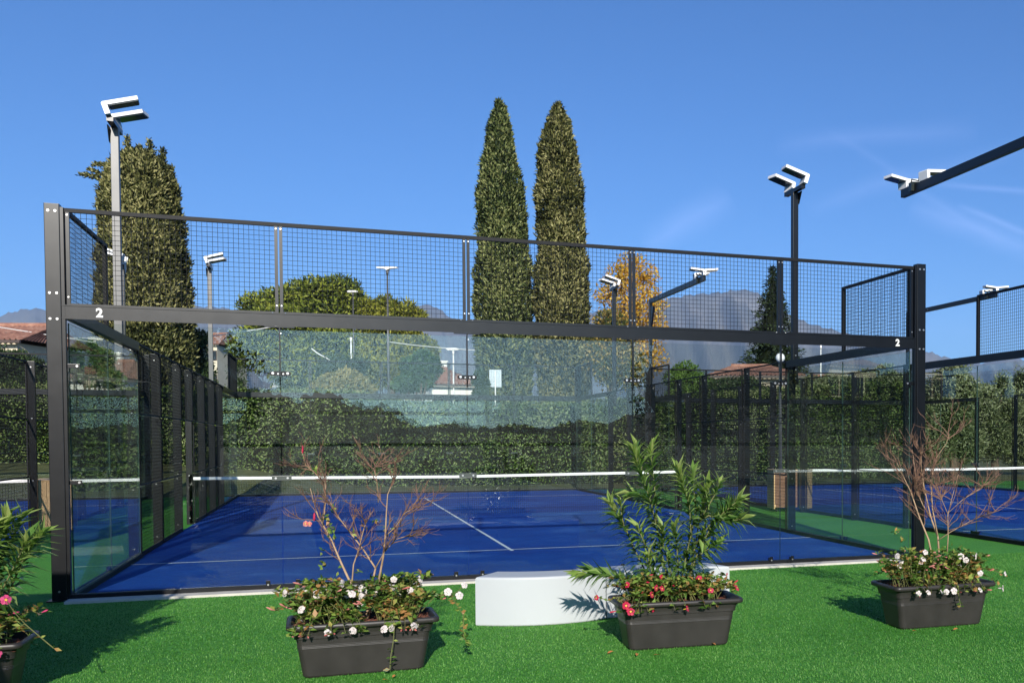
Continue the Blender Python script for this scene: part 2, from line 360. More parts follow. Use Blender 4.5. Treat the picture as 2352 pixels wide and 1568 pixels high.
def hull_points(n, lobes, jitter=.12):
    """points on the surface of a union of ellipsoid lobes [(cx,cy,cz,rx,ry,rz)] with outward directions"""
    Lb = np.array(lobes, float); area = (Lb[:,3]*Lb[:,5]+Lb[:,3]*Lb[:,4]+Lb[:,4]*Lb[:,5]); p = area/area.sum()
    k = rng.choice(len(Lb), n, p=p); d = randdir(n)
    r = 1-np.abs(rng.normal(size=n))*jitter*1.6+rng.normal(size=n)*.03
    P = Lb[k,:3]+d*Lb[k,3:6]*r[:, None]
    ins = np.zeros(n, bool)
    for j in range(len(Lb)):
        q = (((P-Lb[j,:3])/(Lb[j,3:6]*.72))**2).sum(1) < 1
        ins |= q & (k != j)
    return P[~ins], norm(d/Lb[k,3:6])[~ins]
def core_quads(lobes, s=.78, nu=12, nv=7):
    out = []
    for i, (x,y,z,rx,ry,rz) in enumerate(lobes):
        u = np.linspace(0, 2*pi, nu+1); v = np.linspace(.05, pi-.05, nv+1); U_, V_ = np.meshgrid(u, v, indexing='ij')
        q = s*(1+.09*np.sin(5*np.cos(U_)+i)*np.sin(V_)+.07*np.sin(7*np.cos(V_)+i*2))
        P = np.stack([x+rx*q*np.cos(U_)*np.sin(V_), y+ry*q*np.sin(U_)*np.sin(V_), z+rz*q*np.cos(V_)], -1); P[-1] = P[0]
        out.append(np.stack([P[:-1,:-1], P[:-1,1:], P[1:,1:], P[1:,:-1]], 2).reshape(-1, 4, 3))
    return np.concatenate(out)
def join_quads(name, sets, mats, parent=None, loc=None):
    V = np.concatenate(sets); idx = np.concatenate([np.full(len(q), i) for i, q in enumerate(sets)])
    return quads(name, V, mats, parent, loc, idx)

COREM = mat_surface("foliage_gap_shade", [(0.3, (.006, .008, .004)), (0.7, (.012, .016, .007))], rough=1, spec=0, nscale=4)  # near-black core: shade between the leaves of crowns and hedge, painted as colour

# ------------------------------------------------------------------ ground and setting
def sheet(name, x0, x1, y0, y1, z, mat, nx=1, ny=1):
    b = MB(); xs = np.linspace(x0, x1, nx+1); ys = np.linspace(y0, y1, ny+1)
    b.v = [(x, y, z) for y in ys for x in xs]
    b.f = [(j*(nx+1)+i, j*(nx+1)+i+1, (j+1)*(nx+1)+i+1, (j+1)*(nx+1)+i) for j in range(ny) for i in range(nx)]; b.mi = [0]*len(b.f)
    return tag(b.build(name, mat), kind='structure')
# far ground in one sheet, slightly rising away from the courts
def ground():
    b = MB(); rs = [0, 60, 90, 140, 250, 500, 1000, 2000, 4000, 7300]; na = 48; b.v = [(5, 10, -.012)]
    for r in rs[1:]:
        for k in range(na): a = 2*pi*k/na; b.v.append((5+r*cos(a), 10+r*sin(a), -.012+max(0, (r-60))*.004 if r < 1000 else 3.7))
    for k in range(na): b.f.append((0, 1+k, 1+(k+1) % na))
    for i in range(len(rs)-2):
        for k in range(na): a0 = 1+i*na; a1 = a0+na; b.f.append((a0+k, a1+k, a1+(k+1) % na, a0+(k+1) % na))
    b.mi = [0]*len(b.f); return tag(b.build("ground", FIELD), kind='structure')
ground()
sheet("turf_ground", -30, 42, -10.5, 20.75, -.004, TURF)
for name, x0 in (("court_surface", 0), ("court_surface", -12.35), ("court_surface", 12.5)):
    sheet(name, x0+.0, x0+10, .0, 20, .004, COURT)
def court_lines(x0):
    b = MB(); z = .009
    def r(x0_, x1_, y0_, y1_, z_=z): b.add([(x0_,y0_,z_),(x1_,y0_,z_),(x1_,y1_,z_),(x0_,y1_,z_)], [(0,1,2,3)])
    r(x0+.03, x0+9.97, 3.025, 3.075); r(x0+.03, x0+9.97, 16.925, 16.975)
    r(x0+4.975, x0+5.025, 2.87, 3.023); r(x0+4.975, x0+5.025, 3.077, 16.923); r(x0+4.975, x0+5.025, 16.977, 17.13)
    # seams of the turf rolls
    return tag(b.build("court_lines", LINE), kind='structure')
for x0 in (0, -12.35, 12.5): court_lines(x0)
def kerb(x0, front=True):
    b = MB()
    b.box(x0-.02, x0+10.02, -.27, -.062, -.02, .022)
    b.box(x0-.2, x0+10.2, 20.10, 20.42, -.02, .05)
    return tag(b.build("kerb_strip", CONC), kind='structure')
for x0 in (0, -12.35, 12.5): kerb(x0)
# lawn bank behind the courts, rising to the hedge and beyond
def bank_h(x, y):
    d = max(0, y-20.75); left = 1/(1+math.exp((x-2.5)/1.6))
    h = min(d*.055, .12)*(1-left)+left*min(.14*max(0, d-.6), 1.05)
    return h+max(0, min((y-30)*.03, .8))
def lawn():
    b = MB(); xs = np.linspace(-40, 60, 101); ys = np.linspace(20.5, 60, 60); n = len(xs)
    b.v = [(x, y, bank_h(x, y)+.02*sin(x*1.3)*sin(y*1.7)*(y > 21.5)) for y in ys for x in xs]
    b.f = [(j*n+i, j*n+i+1, (j+1)*n+i+1, (j+1)*n+i) for j in range(len(ys)-1) for i in range(n-1)]; b.mi = [0]*len(b.f)
    return tag(b.build("lawn", LAWN, smooth=True), kind='structure')
lawn()

# mountains: ranges with real distance and depth; ridge heights read off the photograph's skyline
RIDGE = [(-2600,820),(-1600,700),(-900,760),(-300,760),(-100,745),(0,728),(40,715),(70,708),(105,708),(200,716),(300,711),(450,703),(500,704),(560,714),(700,728),(850,736),(920,722),(965,702),
         (1000,704),(1035,728),(1080,748),(1200,742),(1350,722),(1450,700),(1530,690),(1600,678),(1650,674),(1700,668),(1735,673),(1762,694),(1785,714),(1860,745),
         (1935,766),(2000,785),(2100,802),(2180,826),(2250,836),(2290,826),(2323,822),(2352,832),(2450,842),(2700,800),(3400,760),(4600,720)]
def mountains():
    b = MB(); us = np.arange(-800, 3200, 7.0); rows = 26; n = len(us)
    ru = np.array([p[0] for p in RIDGE]); rv = np.array([p[1] for p in RIDGE])
    T = 5200.
    for j in range(rows+5):
        f = j/rows
        for i, u in enumerate(us):
            v = np.interp(u, ru, rv) + 2.2*sin(u*.19)+1.4*sin(u*.41+1)+.9*sin(u*.93)
            H = (1010-v)/FPX*T
            if f <= 1:
                t = T*(.62+.38*f); h = H*(f**1.25)
                w = f*(1-f)*4
                h += w*H*(.10*sin(u*.021+f*5)+.07*sin(u*.063+f*9+1)+.045*sin(u*.15+f*17)+.02*sin(u*.33+f*31))
            else:
                t = T*(1+(f-1)*1.2); h = H*(1-(f-1)*3.5)
            q = at(u, 1010, t); b.v.append((q.x, q.y, h))
    for j in range(rows+4):
        for i in range(n-1): b.f.append((j*n+i, j*n+i+1, (j+1)*n+i+1, (j+1)*n+i))
    b.mi = [0]*len(b.f); return tag(b.build("mountains", MOUNT, smooth=True), kind='structure')
mountains()

# ------------------------------------------------------------------ padel cage
def grid_panel(b, o, ux, lx, lz, step=.05, w=.0019):
    """welded mesh: o origin, ux unit vector along the wall, lx length, lz height; wires at both frame ends left out"""
    o = Vector(o); ux = Vector(ux); nx_ = int(round(lx/step)); nz = int(round(lz/step))
    ny = Vector((-ux.y, ux.x, 0))
    def bar(c, d, L, n2, off):
        # thin 4-sided wire
        s2 = d.cross(ny)
        a = [c+ny*(off-w)+s2*-w, c+ny*(off+w)+s2*-w, c+ny*(off+w)+s2*w, c+ny*(off-w)+s2*w]
        b.add(a+[p+d*L for p in a], [(0,1,5,4),(1,2,6,5),(2,3,7,6),(3,0,4,7)])
    for i in range(1, nx_): bar(o+ux*(i*lx/nx_), Vector((0,0,1)), lz, 0, 0)
    for k in range(1, nz): bar(o+Vector((0,0,k*lz/nz)), ux, lx, 0, 2*w)
def frame_bar(b, p0, p1, a, h):
    """square bar between two points; a half-size across, h half-size of the other axis (axis aligned)"""
    (x0,y0,z0),(x1,y1,z1) = p0, p1
    d = (abs(x1-x0), abs(y1-y0), abs(z1-z0)); k = d.index(max(d)); e = [a, a, a]; e[k] = 0
    if k != 2: e[2] = h
    b.box(min(x0,x1)-e[0], max(x0,x1)+e[0], min(y0,y1)-e[1], max(y0,y1)+e[1], min(z0,z1)-e[2], max(z0,z1)+e[2])

def bolt(b, x, y, z, axis=(0,-1,0), r=.011): b.cyl((x, y, z), axis, r, .008, 8)

def cage(name, label, x0=0, number=None):
    T = thing(name, label, "padel court", (x0, 0, 0))
    W_, D = 10., 20.
    # corner posts
    for sx in (0, 1):
        for sy in (0, 1):
            b = MB(); xa, xb = (-.17, -.035) if sx == 0 else (10.035, 10.17)
            ya, yb = (-.06, .05) if sy == 0 else (19.95, 20.06)
            b.bbox(xa, xb, ya, yb, 0, 4.03, .006)
            # inner channel beside the post
            xi = (-.033, -.004) if sx == 0 else (10.004, 10.033)
            b.box(xi[0], xi[1], ya+.012, yb-.03, .0, 4.0)
            b.mat(0).box(xa-.04, xb+.04, ya-.05, yb+.05, 0, .012)
            b.mat(1)
            yf, ax = (ya, (0,-1,0)) if sy == 0 else (yb, (0,1,0))
            for z in (3.955, 3.13, 2.87):
                for fx in (.28, .74): bolt(b, xa+(xb-xa)*fx, yf, z, ax, .012)
            bolt(b, xa+(xb-xa)*.5, yf, .1, ax)
            b.build("corner_post", [STEEL, BOLT], T)
    # end walls
    for sy in (0, 1):
        yc = 0 if sy == 0 else 20.; sg = -1 if sy == 0 else 1      # sg: outward
        def Y(a, c):                                               # outward offsets a..c
            p, q = yc+sg*a, yc+sg*c; return min(p, q), max(p, q)
        b = MB(); b.box(-.034, 10.034, *Y(-.045, .045), 2.885, 3.005)       # deep beam
        b.box(-.034, 10.034, *Y(.0455, .050), 2.875, 2.893); b.box(-.034, 10.034, *Y(-.03, .052), 3.0055, 3.018)
        b.mat(1)
        for X in (2, 4, 6, 8):
            for dx in (-.065, .065):
                bolt(b, X+dx, yc+sg*.034, 3.018, (0,0,1), .011)
        b.build("wall_beam", [STEEL, BOLT], T)
        b = MB(); b.box(-.034, 10.034, *Y(-.02, .02), 3.958, 3.998); b.build("top_rail", MATTE, T)
        b = MB(); b.box(-.034, 10.034, *Y(-.035, .055), .0, .062); b.build("base_rail", MATTE, T)
        for i in range(5):
            xa, xb = i*2., i*2.+2
            b = MB()
            for xx in ((xa+.008, xa+.04), (xb-.04, xb-.008)): b.box(xx[0], xx[1], *Y(-.018, .018), 3.0185, 3.9575)
            b.box(xa+.04, xb-.04, *Y(-.016, .016), 3.019, 3.036)
            b.mat(1)
            for xx in (xa+.024, xb-.024):
                for z in (3.10, 3.93): bolt(b, xx, yc+sg*.018, z, (0,sg,0), .008)
            fr = b.build("mesh_frame", [STEEL, BOLT], T)
            b = MB(); grid_panel(b, (xa+.04, yc, 3.036), (1,0,0), 1.92, .92); b.build("wire_mesh", WIRE, fr)
            b = MB(); b.box(xa+.006, xb-.006, *Y(-.006, .006), .064, 2.84)
            g = b.build("glass_panel", [GLASS, GEDGE], T)
            for pf in g.data.polygons: pf.material_index = 0 if abs(pf.normal.y) > .5 else 1
        for X in (2, 4, 6, 8):
            b = MB(); ya, yb = Y(.012, .05)
            b.prism([(yc+sg*.012, 2.25), (yc+sg*.05, 2.33), (yc+sg*.05, 2.874), (yc+sg*.012, 2.874)], 'x', X-.006, X+.006)
            b.box(X-.15, X+.15, *Y(.0125, .052), 2.862, 2.8735)
            # clamp bar with rounded ends
            pl = [(X-.085+.024*cos(t), 2.365+.024*sin(t)) for t in np.linspace(pi/2, 3*pi/2, 8)]+[(X+.085+.024*cos(t), 2.365+.024*sin(t)) for t in np.linspace(-pi/2, pi/2, 8)]
            b.prism([(p[0], p[1]) for p in pl], 'y', yc+sg*.0065, yc+sg*.0118)
            b.mat(1)
            for dx in (-.075, .075): bolt(b, X+dx, yc+sg*.0118, 2.368, (0,sg,0), .014)
            for dx in (-.022, .03): bolt(b, X+dx, yc+sg*.0118, 2.362, (0,sg,0), .009)
            bolt(b, X+.012, yc+sg*.03, 2.80, (0,sg,0), .008)
            b.build("glass_bracket", [STEEL, BOLT], T)
            b = MB(); b.bbox(X-.10, X+.10, *Y(.007, .012), 1.20, 1.25, .002); b.mat(1)
            for dx in (-.06, .06): bolt(b, X+dx, yc+sg*.012, 1.225, (0,sg,0), .012)
            b.build("glass_clamp", [CLAMP, BOLT], T)
            for dx in (-.15, .15):
                b = MB(); b.bbox(X+dx-.022, X+dx+.022, *Y(.0585, .066), .03, .115, .002); b.box(X+dx-.02, X+dx+.02, *Y(.008, .0585), .0625, .10)
                b.mat(1); bolt(b, X+dx, yc+sg*.066, .07, (0,sg,0), .010)
                b.build("base_clamp", [STEEL, BOLT], T)
        for sx in (0, 1):                                          # tabs at the corner posts
            for z in (2.40, 1.21):
                b = MB(); xa, xb = (-.034, .11) if sx == 0 else (9.89, 10.034)
                b.bbox(xa, xb, *Y(.0075, .013), z-.022, z+.022, .002); b.mat(1); bolt(b, .085 if sx == 0 else 9.915, yc+sg*.013, z, (0,sg,0), .012)
                b.build("post_tab", [STEEL, BOLT], T)
    # side walls
    for sx in (0, 1):
        xc = 0. if sx == 0 else 10.; sg = -1 if sx == 0 else 1
        def X(a, c):
            p, q = xc+sg*a, xc+sg*c; return min(p, q), max(p, q)
        for (ya, yb, ystep) in ((.07, 4., 2.), (16., 19.93, 18.)):
            b = MB(); b.box(*X(-.03, .045), ya, yb, 2.885, 3.005); b.build("wall_beam", STEEL, T)
            # raised mesh beside the end wall
            y0, y1 = (.07, 2.) if ya < 1 else (18., 19.93)
            b = MB(); b.box(*X(-.02, .02), y0, y1, 3.958, 3.998)
            yo = y1 if ya < 1 else y0
            b.box(*X(-.02, .03), yo-.045, yo, 3.006, 3.957); 
            yi = y0 if ya < 1 else y1-.04
            b.box(*X(-.018, .018), yi, yi+.04, 3.006, 3.957)
            fr = b.build("mesh_frame", MATTE, T)
            b = MB(); grid_panel(b, (xc, min(y0, y1)+.04, 3.006), (0,1,0), 1.84, .95); b.build("wire_mesh", WIRE, fr)
            for (g0, g1) in ((ya, ystep-.006), (ystep+.006, yb-.01)) if ya < 1 else ((ya+.01, ystep-.006), (ystep+.006, yb)):
                b = MB(); b.box(*X(-.006, .006), g0, g1, .064, 2.84)
                g = b.build("glass_panel", [GLASS, GEDGE], T)
                for pf in g.data.polygons: pf.material_index = 0 if abs(pf.normal.x) > .5 else 1
            b = MB(); b.box(*X(-.035, .055), ya, yb, 0, .062); b.build("base_rail", MATTE, T)
            for z in (.09, 1.22):
                b = MB(); b.box(*X(.0075, .04), ystep-.10, ystep+.10, z-.02, z+.025); b.build("glass_clamp", CLAMP if z > 1 else STEEL, T)
        # posts
        for yp in (4., 6., 8.35, 10., 12., 14., 16.):
            b = MB(); big = yp in (4., 16.)
            b.bbox(*X(.012, .125 if not big else .14), yp-.03, yp+.03 if not big else yp+.05, 0, 3.0, .004)
            b.mat(1)
            for z in (2.9, 2.02, .95, .12):
                bolt(b, xc+sg*.07, yp-.03, z, (0,-1,0), .011)
            b.build("side_post", [STEEL, BOLT], T)
        ys = [4., 6., 8.35, 10., 12., 14., 16.]
        for a, c in zip(ys[:-1], ys[1:]):
            b = MB(); ga, gc = a+.055, c-.035; L = gc-ga
            door = (a == 8.35)
            zs = [(2.02, 2.98)] if door else [(.06, .98), (1.02, 1.98), (2.02, 2.98)]
            for z0, z1 in zs:
                b.box(*X(-.012, .012), ga, gc, z0-.02, z0+.004); b.box(*X(-.012, .012), ga, ga+.022, z0+.004, z1); b.box(*X(-.012, .012), gc-.022, gc, z0+.004, z1)
            b.box(*X(-.016, .016), ga, gc, 2.981, 3.005)
            if not door: b.box(*X(-.014, .014), ga, gc, .0, .0395)
            fr = b.build("side_mesh_frame", MATTE, T)
            b = MB()
            for z0, z1 in zs: grid_panel(b, (xc, ga+.02, z0), (0,1,0), L-.04, z1-z0)
            b.build("wire_mesh", WIRE, fr)
        # end posts where the glass stops need a foot rail through the gate
    if number:
        cu = bpy.data.curves.new("digit", 'FONT'); cu.body = number; cu.size = .125; cu.extrude = .001; cu.offset = .0045; cu.align_x = 'CENTER'
        tmp = bpy.data.objects.new("digit", cu); COL.objects.link(tmp); dg = bpy.context.evaluated_depsgraph_get(); dg.update()
        me = bpy.data.meshes.new_from_object(tmp.evaluated_get(dg)); bpy.data.objects.remove(tmp); me.materials.clear(); me.materials.append(WHITE)
        me.transform(Matrix.Translation((0, -.0478, 0)) @ Matrix.Rotation(pi/2, 4, 'X'))
        for X_ in (.30, 9.735):
            link("court_number", me, T, (X_, 0, 2.905))
    return T
cage2 = cage("padel_cage", "black steel and glass padel cage with a white number 2 on its front beam", 0, "2")
c_left = thing("padel_cage", "padel cage at the left edge of the photo, only its mesh side wall in view", "padel court", (-12.35, 0, 0))
c_right = thing("padel_cage", "padel cage at the photo's right edge, only its glass and mesh side in view", "padel court", (12.5, 0, 0))
for o in list(cage2.children):
    if o.name.startswith("court_number"): continue
    copy_tree(o, c_left); copy_tree(o, c_right)
for o in (cage2, c_left, c_right): o["group"] = "padel court cages side by side"

# ------------------------------------------------------------------ nets
def net(label, x0):
    T = thing("court_net", label, "net", (x0, 10, 0), group="nets across the padel courts")
    b = MB(); z = lambda x: .92-.04*(1-abs(x-5)/5)
    xs = np.linspace(0, 10, 41)
    vs = []
    for x in xs: vs += [(x, -.012, z(x)-.055), (x, -.012, z(x)), (x, .012, z(x)), (x, .012, z(x)-.055)]
    n = len(xs); b.add(vs, [(i*4+a, i*4+4+a, i*4+4+(a+1) % 4, i*4+(a+1) % 4) for i in range(n-1) for a in range(4)]+[(0,1,2,3), ((n-1)*4+3, (n-1)*4+2, (n-1)*4+1, (n-1)*4)])
    b.build("net_tape", TAPE, T)
    b = MB(); grid_panel(b, (0, 0, .02), (1,0,0), 10, .83, .045, .0016); b.build("net_cord", WIRE, T)
    for x in (-.045, 10.045):
        b = MB(); b.box(x-.03, x+.03, -.03, .03, 0, .97); b.box(x-.045, x+.045, -.05, .05, 0, .015)
        b.build("net_post", STEEL, T)
    return T
net("white taped black net across the middle of the central blue court", 0)
net("white taped net of the left neighbouring court, seen through its mesh side", -12.35)
net("white taped net of the right neighbouring court, reaching the photo's right edge", 12.5)

# ------------------------------------------------------------------ floodlights
def lamp_head(T, M, mat=WHITE):
    """L shaped LED head: upright neck then a flat slab reaching along +x"""
    b = MB(); 
    b.prism([(0,0),(.065,0),(.065,.115),(.45,.115),(.45,.165),(.02,.165),(0,.15)], 'y', -.115, .115)
    b.mat(1).box(.08, .44, -.103, .103, .10, .1148)
    o = b.build("lamp_head", [mat, LENS], T); o.matrix_local = M; return o
def floodlight(label, x, y, side, group="floodlights on straight poles", top=5.93):
    """side +1: lamps reach towards +x. pole bolted to the cage post from 2.9 m up, foot on the ground beside the post"""
    T = thing("floodlight", label, "floodlight", (x, y, 0), group=group)
    b = MB(); b.bbox(-.05, .05, -.05, .05, 2.6, top, .006); b.mat(1)
    for z in (2.7, 2.85, 3.1): bolt(b, 0, -.05, z)
    b.mat(0).box(-.055, .055, .0505, .058, 2.6, 3.0)
    b.build("pole", [GALV if side > 0 else STEEL, BOLT], T)
    b = MB(); b.box(-.04, .04, -.34, .34, top+.001, top+.065)
    b.prism([(-.05, top-.20), (.05, top-.20), (.16, top), (-.16, top)], 'x', -.06*side-.008, -.06*side+.008)
    b.build("cross_bar", STEEL, T)
    for (yy, yaw, pitch) in ((-.30, 4, 18), (.27, -12, 12)):
        M = Matrix.Translation((-.05*side, yy, top+.067)) @ Matrix.Rotation(radians(yaw if side > 0 else 180-yaw), 4, 'Z') @ Matrix.Rotation(-radians(pitch), 4, 'Y')
        lamp_head(T, M)
    return T
fl = floodlight("grey floodlight pole with two white heads, the tall one in front of the broad cypress", -.215, 4.0, 1)
floodlight("dark floodlight pole with two white heads standing beside the dark spruce", 10.14, 4.02, -1)
floodlight("grey pole with two flat white lamp heads just right of the broad cypress", -.25, 16.1, 1)
floodlight("pole with two white lamp heads in front of the orange tree", 10.2, 16.06, -1)
floodlight("lamp pole close behind the front grey pole, its white head reaching left", -2.2, 16.3, -1)
def arm_light(label, x, yfoot, dirn, L=5.4, z=6.12, side=1):
    T = thing("arm_floodlight", label, "floodlight", (x, yfoot, 0), group="floodlights on long level arms")
    b = MB(); b.bbox(-.05, .05, -.055, .055, 0, z, .006); b.box(-.09, .09, -.09, .09, 0, .02)
    y0 = .055 if dirn > 0 else -.055
    b.prism([(y0, z-1.0), (y0+dirn*.35, z-.13), (y0, z-.13)], 'x', -.03, .03)
    b.build("pole", STEEL, T)
    b = MB(); ya, yb = sorted((-dirn*.055, dirn*L)); b.bbox(-.045, .045, ya, yb, z+.001, z+.15, .005); b.mat(1)
    for k in (1.2, 1.35): b.cyl((-.045, dirn*k, z+.07), (-1,0,0), .012, .008, 8)
    b.build("arm", [STEEL, BOLT], T)
    for k, (dy, yaw, pit) in enumerate(((-.05, 0, 6), (-.75, 0, 6))):
        for sd in ((1,) if k else (1, -1)):
            M = Matrix.Translation((-.04*sd, dirn*(L+dy), z+.152)) @ Matrix.Rotation(radians((8 if dirn > 0 else -8)+(0 if sd > 0 else 180)), 4, 'Z') @ Matrix.Rotation(-radians(pit), 4, 'Y')
            lamp_head(T, M)
    b = MB(); b.tube([(.0, dirn*(L-.25), z+.155), (-.03, dirn*(L-.35), z+.26), (.02, dirn*(L-.5), z+.20), (-.02, dirn*(L-.6), z+.30), (.03, dirn*(L-.72), z+.16)], .012, 6)
    b.bbox(-.11, -.048, dirn*(L-.42)-.05, dirn*(L-.42)+.05, z+.02, z+.18, .004)
    b.build("cable_box", [LENS], T)
    return T
arm_light("black floodlight arm entering from the photo's right edge with white heads at its tip", 12.55, -1.0, 1, L=5.4)
arm_light("bent floodlight arm with white head rising in front of the mountain", 12.50, 19.9, -1, L=5.1)
arm_light("black arm floodlight behind the right mesh panel, its heads over the top rail", 22.35, 19.9, -1, L=5.2)

# ------------------------------------------------------------------ hedge behind the courts
def hedge(name, label, path, top, depth, dens, mats, leafL=.10, lab_cat="hedge"):
    """path: front line (x, y) points; top(x): height of the top above 0"""
    sets = []; cores = []
    r = rng
    for (x0, y0), (x1, y1) in zip(path[:-1], path[1:]):
        L = math.hypot(x1-x0, y1-y0); d = np.array([(x1-x0)/L, (y1-y0)/L, 0]); nn = np.array([d[1], -d[0], 0])
        zt = (top(x0)+top(x1))/2; zb = min(bank_h(x0, y0), bank_h(x1, y1))-.05
        n = int(L*(zt-zb)*dens)
        s_ = r.uniform(0, L, n); z = r.uniform(0, 1, n)
        x_ = x0+d[0]*s_; zt_ = np.interp(s_/L, [0, 1], [top(x0), top(x1)])
        P = np.stack([x0+d[0]*s_, y0+d[1]*s_, zb+z*(zt_-zb)], 1)
        bump_ = .10*vnoise(P, 1.6, 3)+.05*vnoise(P, 5, 4)
        P += nn*(bump_+r.uniform(-.06, .03, n))[:, None]
        N = norm(nn+np.array([0, 0, .55])+.85*r.normal(size=(n, 3))); D = norm(.5*nn+np.array([0, 0, .1])+r.normal(size=(n, 3)))
        sets.append(leafs(P, D, N, leafL*r.uniform(.6, 1.3, n), leafL*.45, rg=r))
        m = int(L*depth*dens*.8)                                    # top face
        s_ = r.uniform(0, L, m); q = r.uniform(0, depth, m)
        P = np.stack([x0+d[0]*s_, y0+d[1]*s_, np.interp(s_/L, [0, 1], [top(x0), top(x1)])], 1)-nn*q[:, None]
        P[:, 2] += .07*vnoise(P, 2.2, 5)+r.exponential(.045, m)
        D = norm(np.array([0, 0, .8])+r.normal(size=(m, 3))); N = norm(np.array([0, 0, 1.])+.8*r.normal(size=(m, 3)))
        sets.append(leafs(P, D, N, leafL*r.uniform(.6, 1.4, m), leafL*.45, rg=r))
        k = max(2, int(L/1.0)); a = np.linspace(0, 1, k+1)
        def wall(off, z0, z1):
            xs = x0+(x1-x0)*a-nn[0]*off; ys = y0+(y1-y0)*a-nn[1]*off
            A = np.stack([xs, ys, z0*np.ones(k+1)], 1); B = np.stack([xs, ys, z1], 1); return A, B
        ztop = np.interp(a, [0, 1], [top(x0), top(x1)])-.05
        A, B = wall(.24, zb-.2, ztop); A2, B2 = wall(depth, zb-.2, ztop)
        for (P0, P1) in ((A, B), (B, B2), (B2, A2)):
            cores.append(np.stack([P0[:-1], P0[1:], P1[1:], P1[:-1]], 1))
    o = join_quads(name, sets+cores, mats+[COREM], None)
    # material index: all leaf sets use 0, cores use 1
    idx = np.concatenate([np.zeros(sum(len(s) for s in sets)), np.ones(sum(len(c) for c in cores))]).astype(np.int32)
    o.data.polygons.foreach_set("material_index", idx)
    return tag(o, label, lab_cat)
def htop(x): return float(np.interp(x, [-30, -6, 2, 4.5, 10, 13, 15, 26, 45], [3.6, 3.4, 3.25, 2.75, 2.70, 3.0, 3.7, 3.9, 3.8]))
hedge("laurel_hedge", "long clipped dark laurel hedge running behind all three courts",
      [(-28, 28.5), (-14, 28), (-5, 27.4), (-1, 26.8), (1.2, 25.4), (2.6, 23.6), (4.2, 22.5), (8, 22.3), (13, 22.3), (24.6, 22.6)],
      htop, 1.5, 400, [HEDGE], .105)

# ------------------------------------------------------------------ trees
def trunk_part(T, h, r, mat=BARK):
    b = MB(); b.tube([(0,0,-.2), (.02,.01,h*.4), (0,0,h)], [r*1.3, r, r*.55], 8); return b.build("trunk", mat, T, smooth=True)
def cypress(label, uc, ubase, t, prof, mats, n, L=.24, tips=(), group=None, lean=0, lumps=.13, spread=()):
    """prof: list of (photo y, half width px) from the top down; uc: axis column at the top, ubase at the base"""
    base = at(ubase, 1010, t); T = thing("cypress_tree", label, "cypress", (base.x, base.y, .2), group=group)
    H = [1.6415+(1010-v)/FPX*t-.2 for v, w in prof]; Wd = [px(w, t) for v, w in prof]
    H = np.array(H[::-1]); Wd = np.array(Wd[::-1]); top = H[-1]; shift = px(uc-ubase, t)
    u = rng.uniform(0, 1, int(n*1.6))**1.0; z = H[0]+(top-H[0])*u
    w = np.interp(z, H, Wd); keep = rng.uniform(0, Wd.max(), len(z)) < w+.25; z = z[keep]; w = w[keep]
    th = rng.uniform(0, 2*pi, len(z)); dr = np.stack([np.cos(th), np.sin(th), 0*th], 1)
    Q = dr*w[:, None]; Q[:, 2] = z
    rr = w*(1+lumps*vnoise(Q, 1.1, 11)+.07*vnoise(Q, 3.2, 12))+rng.normal(size=len(z))*.04
    rr *= 1-.085*np.clip(vnoise(Q*np.array([1,1,.28]), 5.5, 13), 0, 1)*1.5
    rr *= 1-np.abs(rng.normal(size=len(z)))*.06
    sx = shift*z/top
    C_ = np.stack([dr[:,0]*rr*np.where(z > 0, 1, 1)+sx, dr[:,1]*rr, z], 1)
    D = norm(dr*.6+np.array([0,0,.9])+.6*rng.normal(size=(len(z), 3))); N = norm(dr+.9*rng.normal(size=(len(z), 3)))
    sets = [leafs(C_, D, N, L*rng.uniform(.5, 1.35, len(z)), L*.36, .3)]
    for (u0, v0, u1, v1, wpx) in tips:                              # spires and stray branches: from (u0,v0) to the tip (u1,v1)
        p0 = at(u0, v0, t)-Vector(T.location); p1 = at(u1, v1, t)-Vector(T.location); m = 460
        f = rng.uniform(0, 1, m); P0 = np.array(p0); P1 = np.array(p1); bend = np.array([0, 0, 1])*(.12*(p1-p0).length)
        P = P0+(P1-P0)*f[:, None]+bend*np.sin(f*pi)[:, None]*(.0 if abs(p1.x-p0.x) < .3 else 1)
        P += rng.normal(size=(m, 3))*(px(wpx, t)*(1-.6*f)*.52)[:, None]
        D = norm((P1-P0)/np.linalg.norm(P1-P0)*1.2+.7*rng.normal(size=(m, 3)))
        sets.append(leafs(P, D, randdir(m), L*rng.uniform(.4, .9, m), L*.35, .2))
    nl = sum(len(s) for s in sets)
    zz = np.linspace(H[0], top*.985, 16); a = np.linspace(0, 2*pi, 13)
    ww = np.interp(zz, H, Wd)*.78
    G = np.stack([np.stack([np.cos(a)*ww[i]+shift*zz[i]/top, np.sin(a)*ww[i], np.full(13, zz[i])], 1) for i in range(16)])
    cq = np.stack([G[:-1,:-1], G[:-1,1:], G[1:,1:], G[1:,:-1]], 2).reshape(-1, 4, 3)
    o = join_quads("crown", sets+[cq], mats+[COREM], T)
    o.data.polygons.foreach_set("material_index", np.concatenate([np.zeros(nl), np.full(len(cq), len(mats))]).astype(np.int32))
    trunk_part(T, 3.0, .22); return T
cypress("tall slim dark cypress, left one of the pair with the pointed top", 1153, 1165, 57,
        [(243,1),(252,5),(264,10),(280,15),(307,22),(343,29),(378,37),(413,42),(448,47),(483,50),(518,52),(554,55),(624,59),(694,61),(860,64),(950,62),(985,40)], [CYP], 30000, .23,
        tips=[(1150,285,1143,241,7),(1158,285,1160,246,6),(1118,470,1108,465,7)], group="pair of tall slim cypresses")
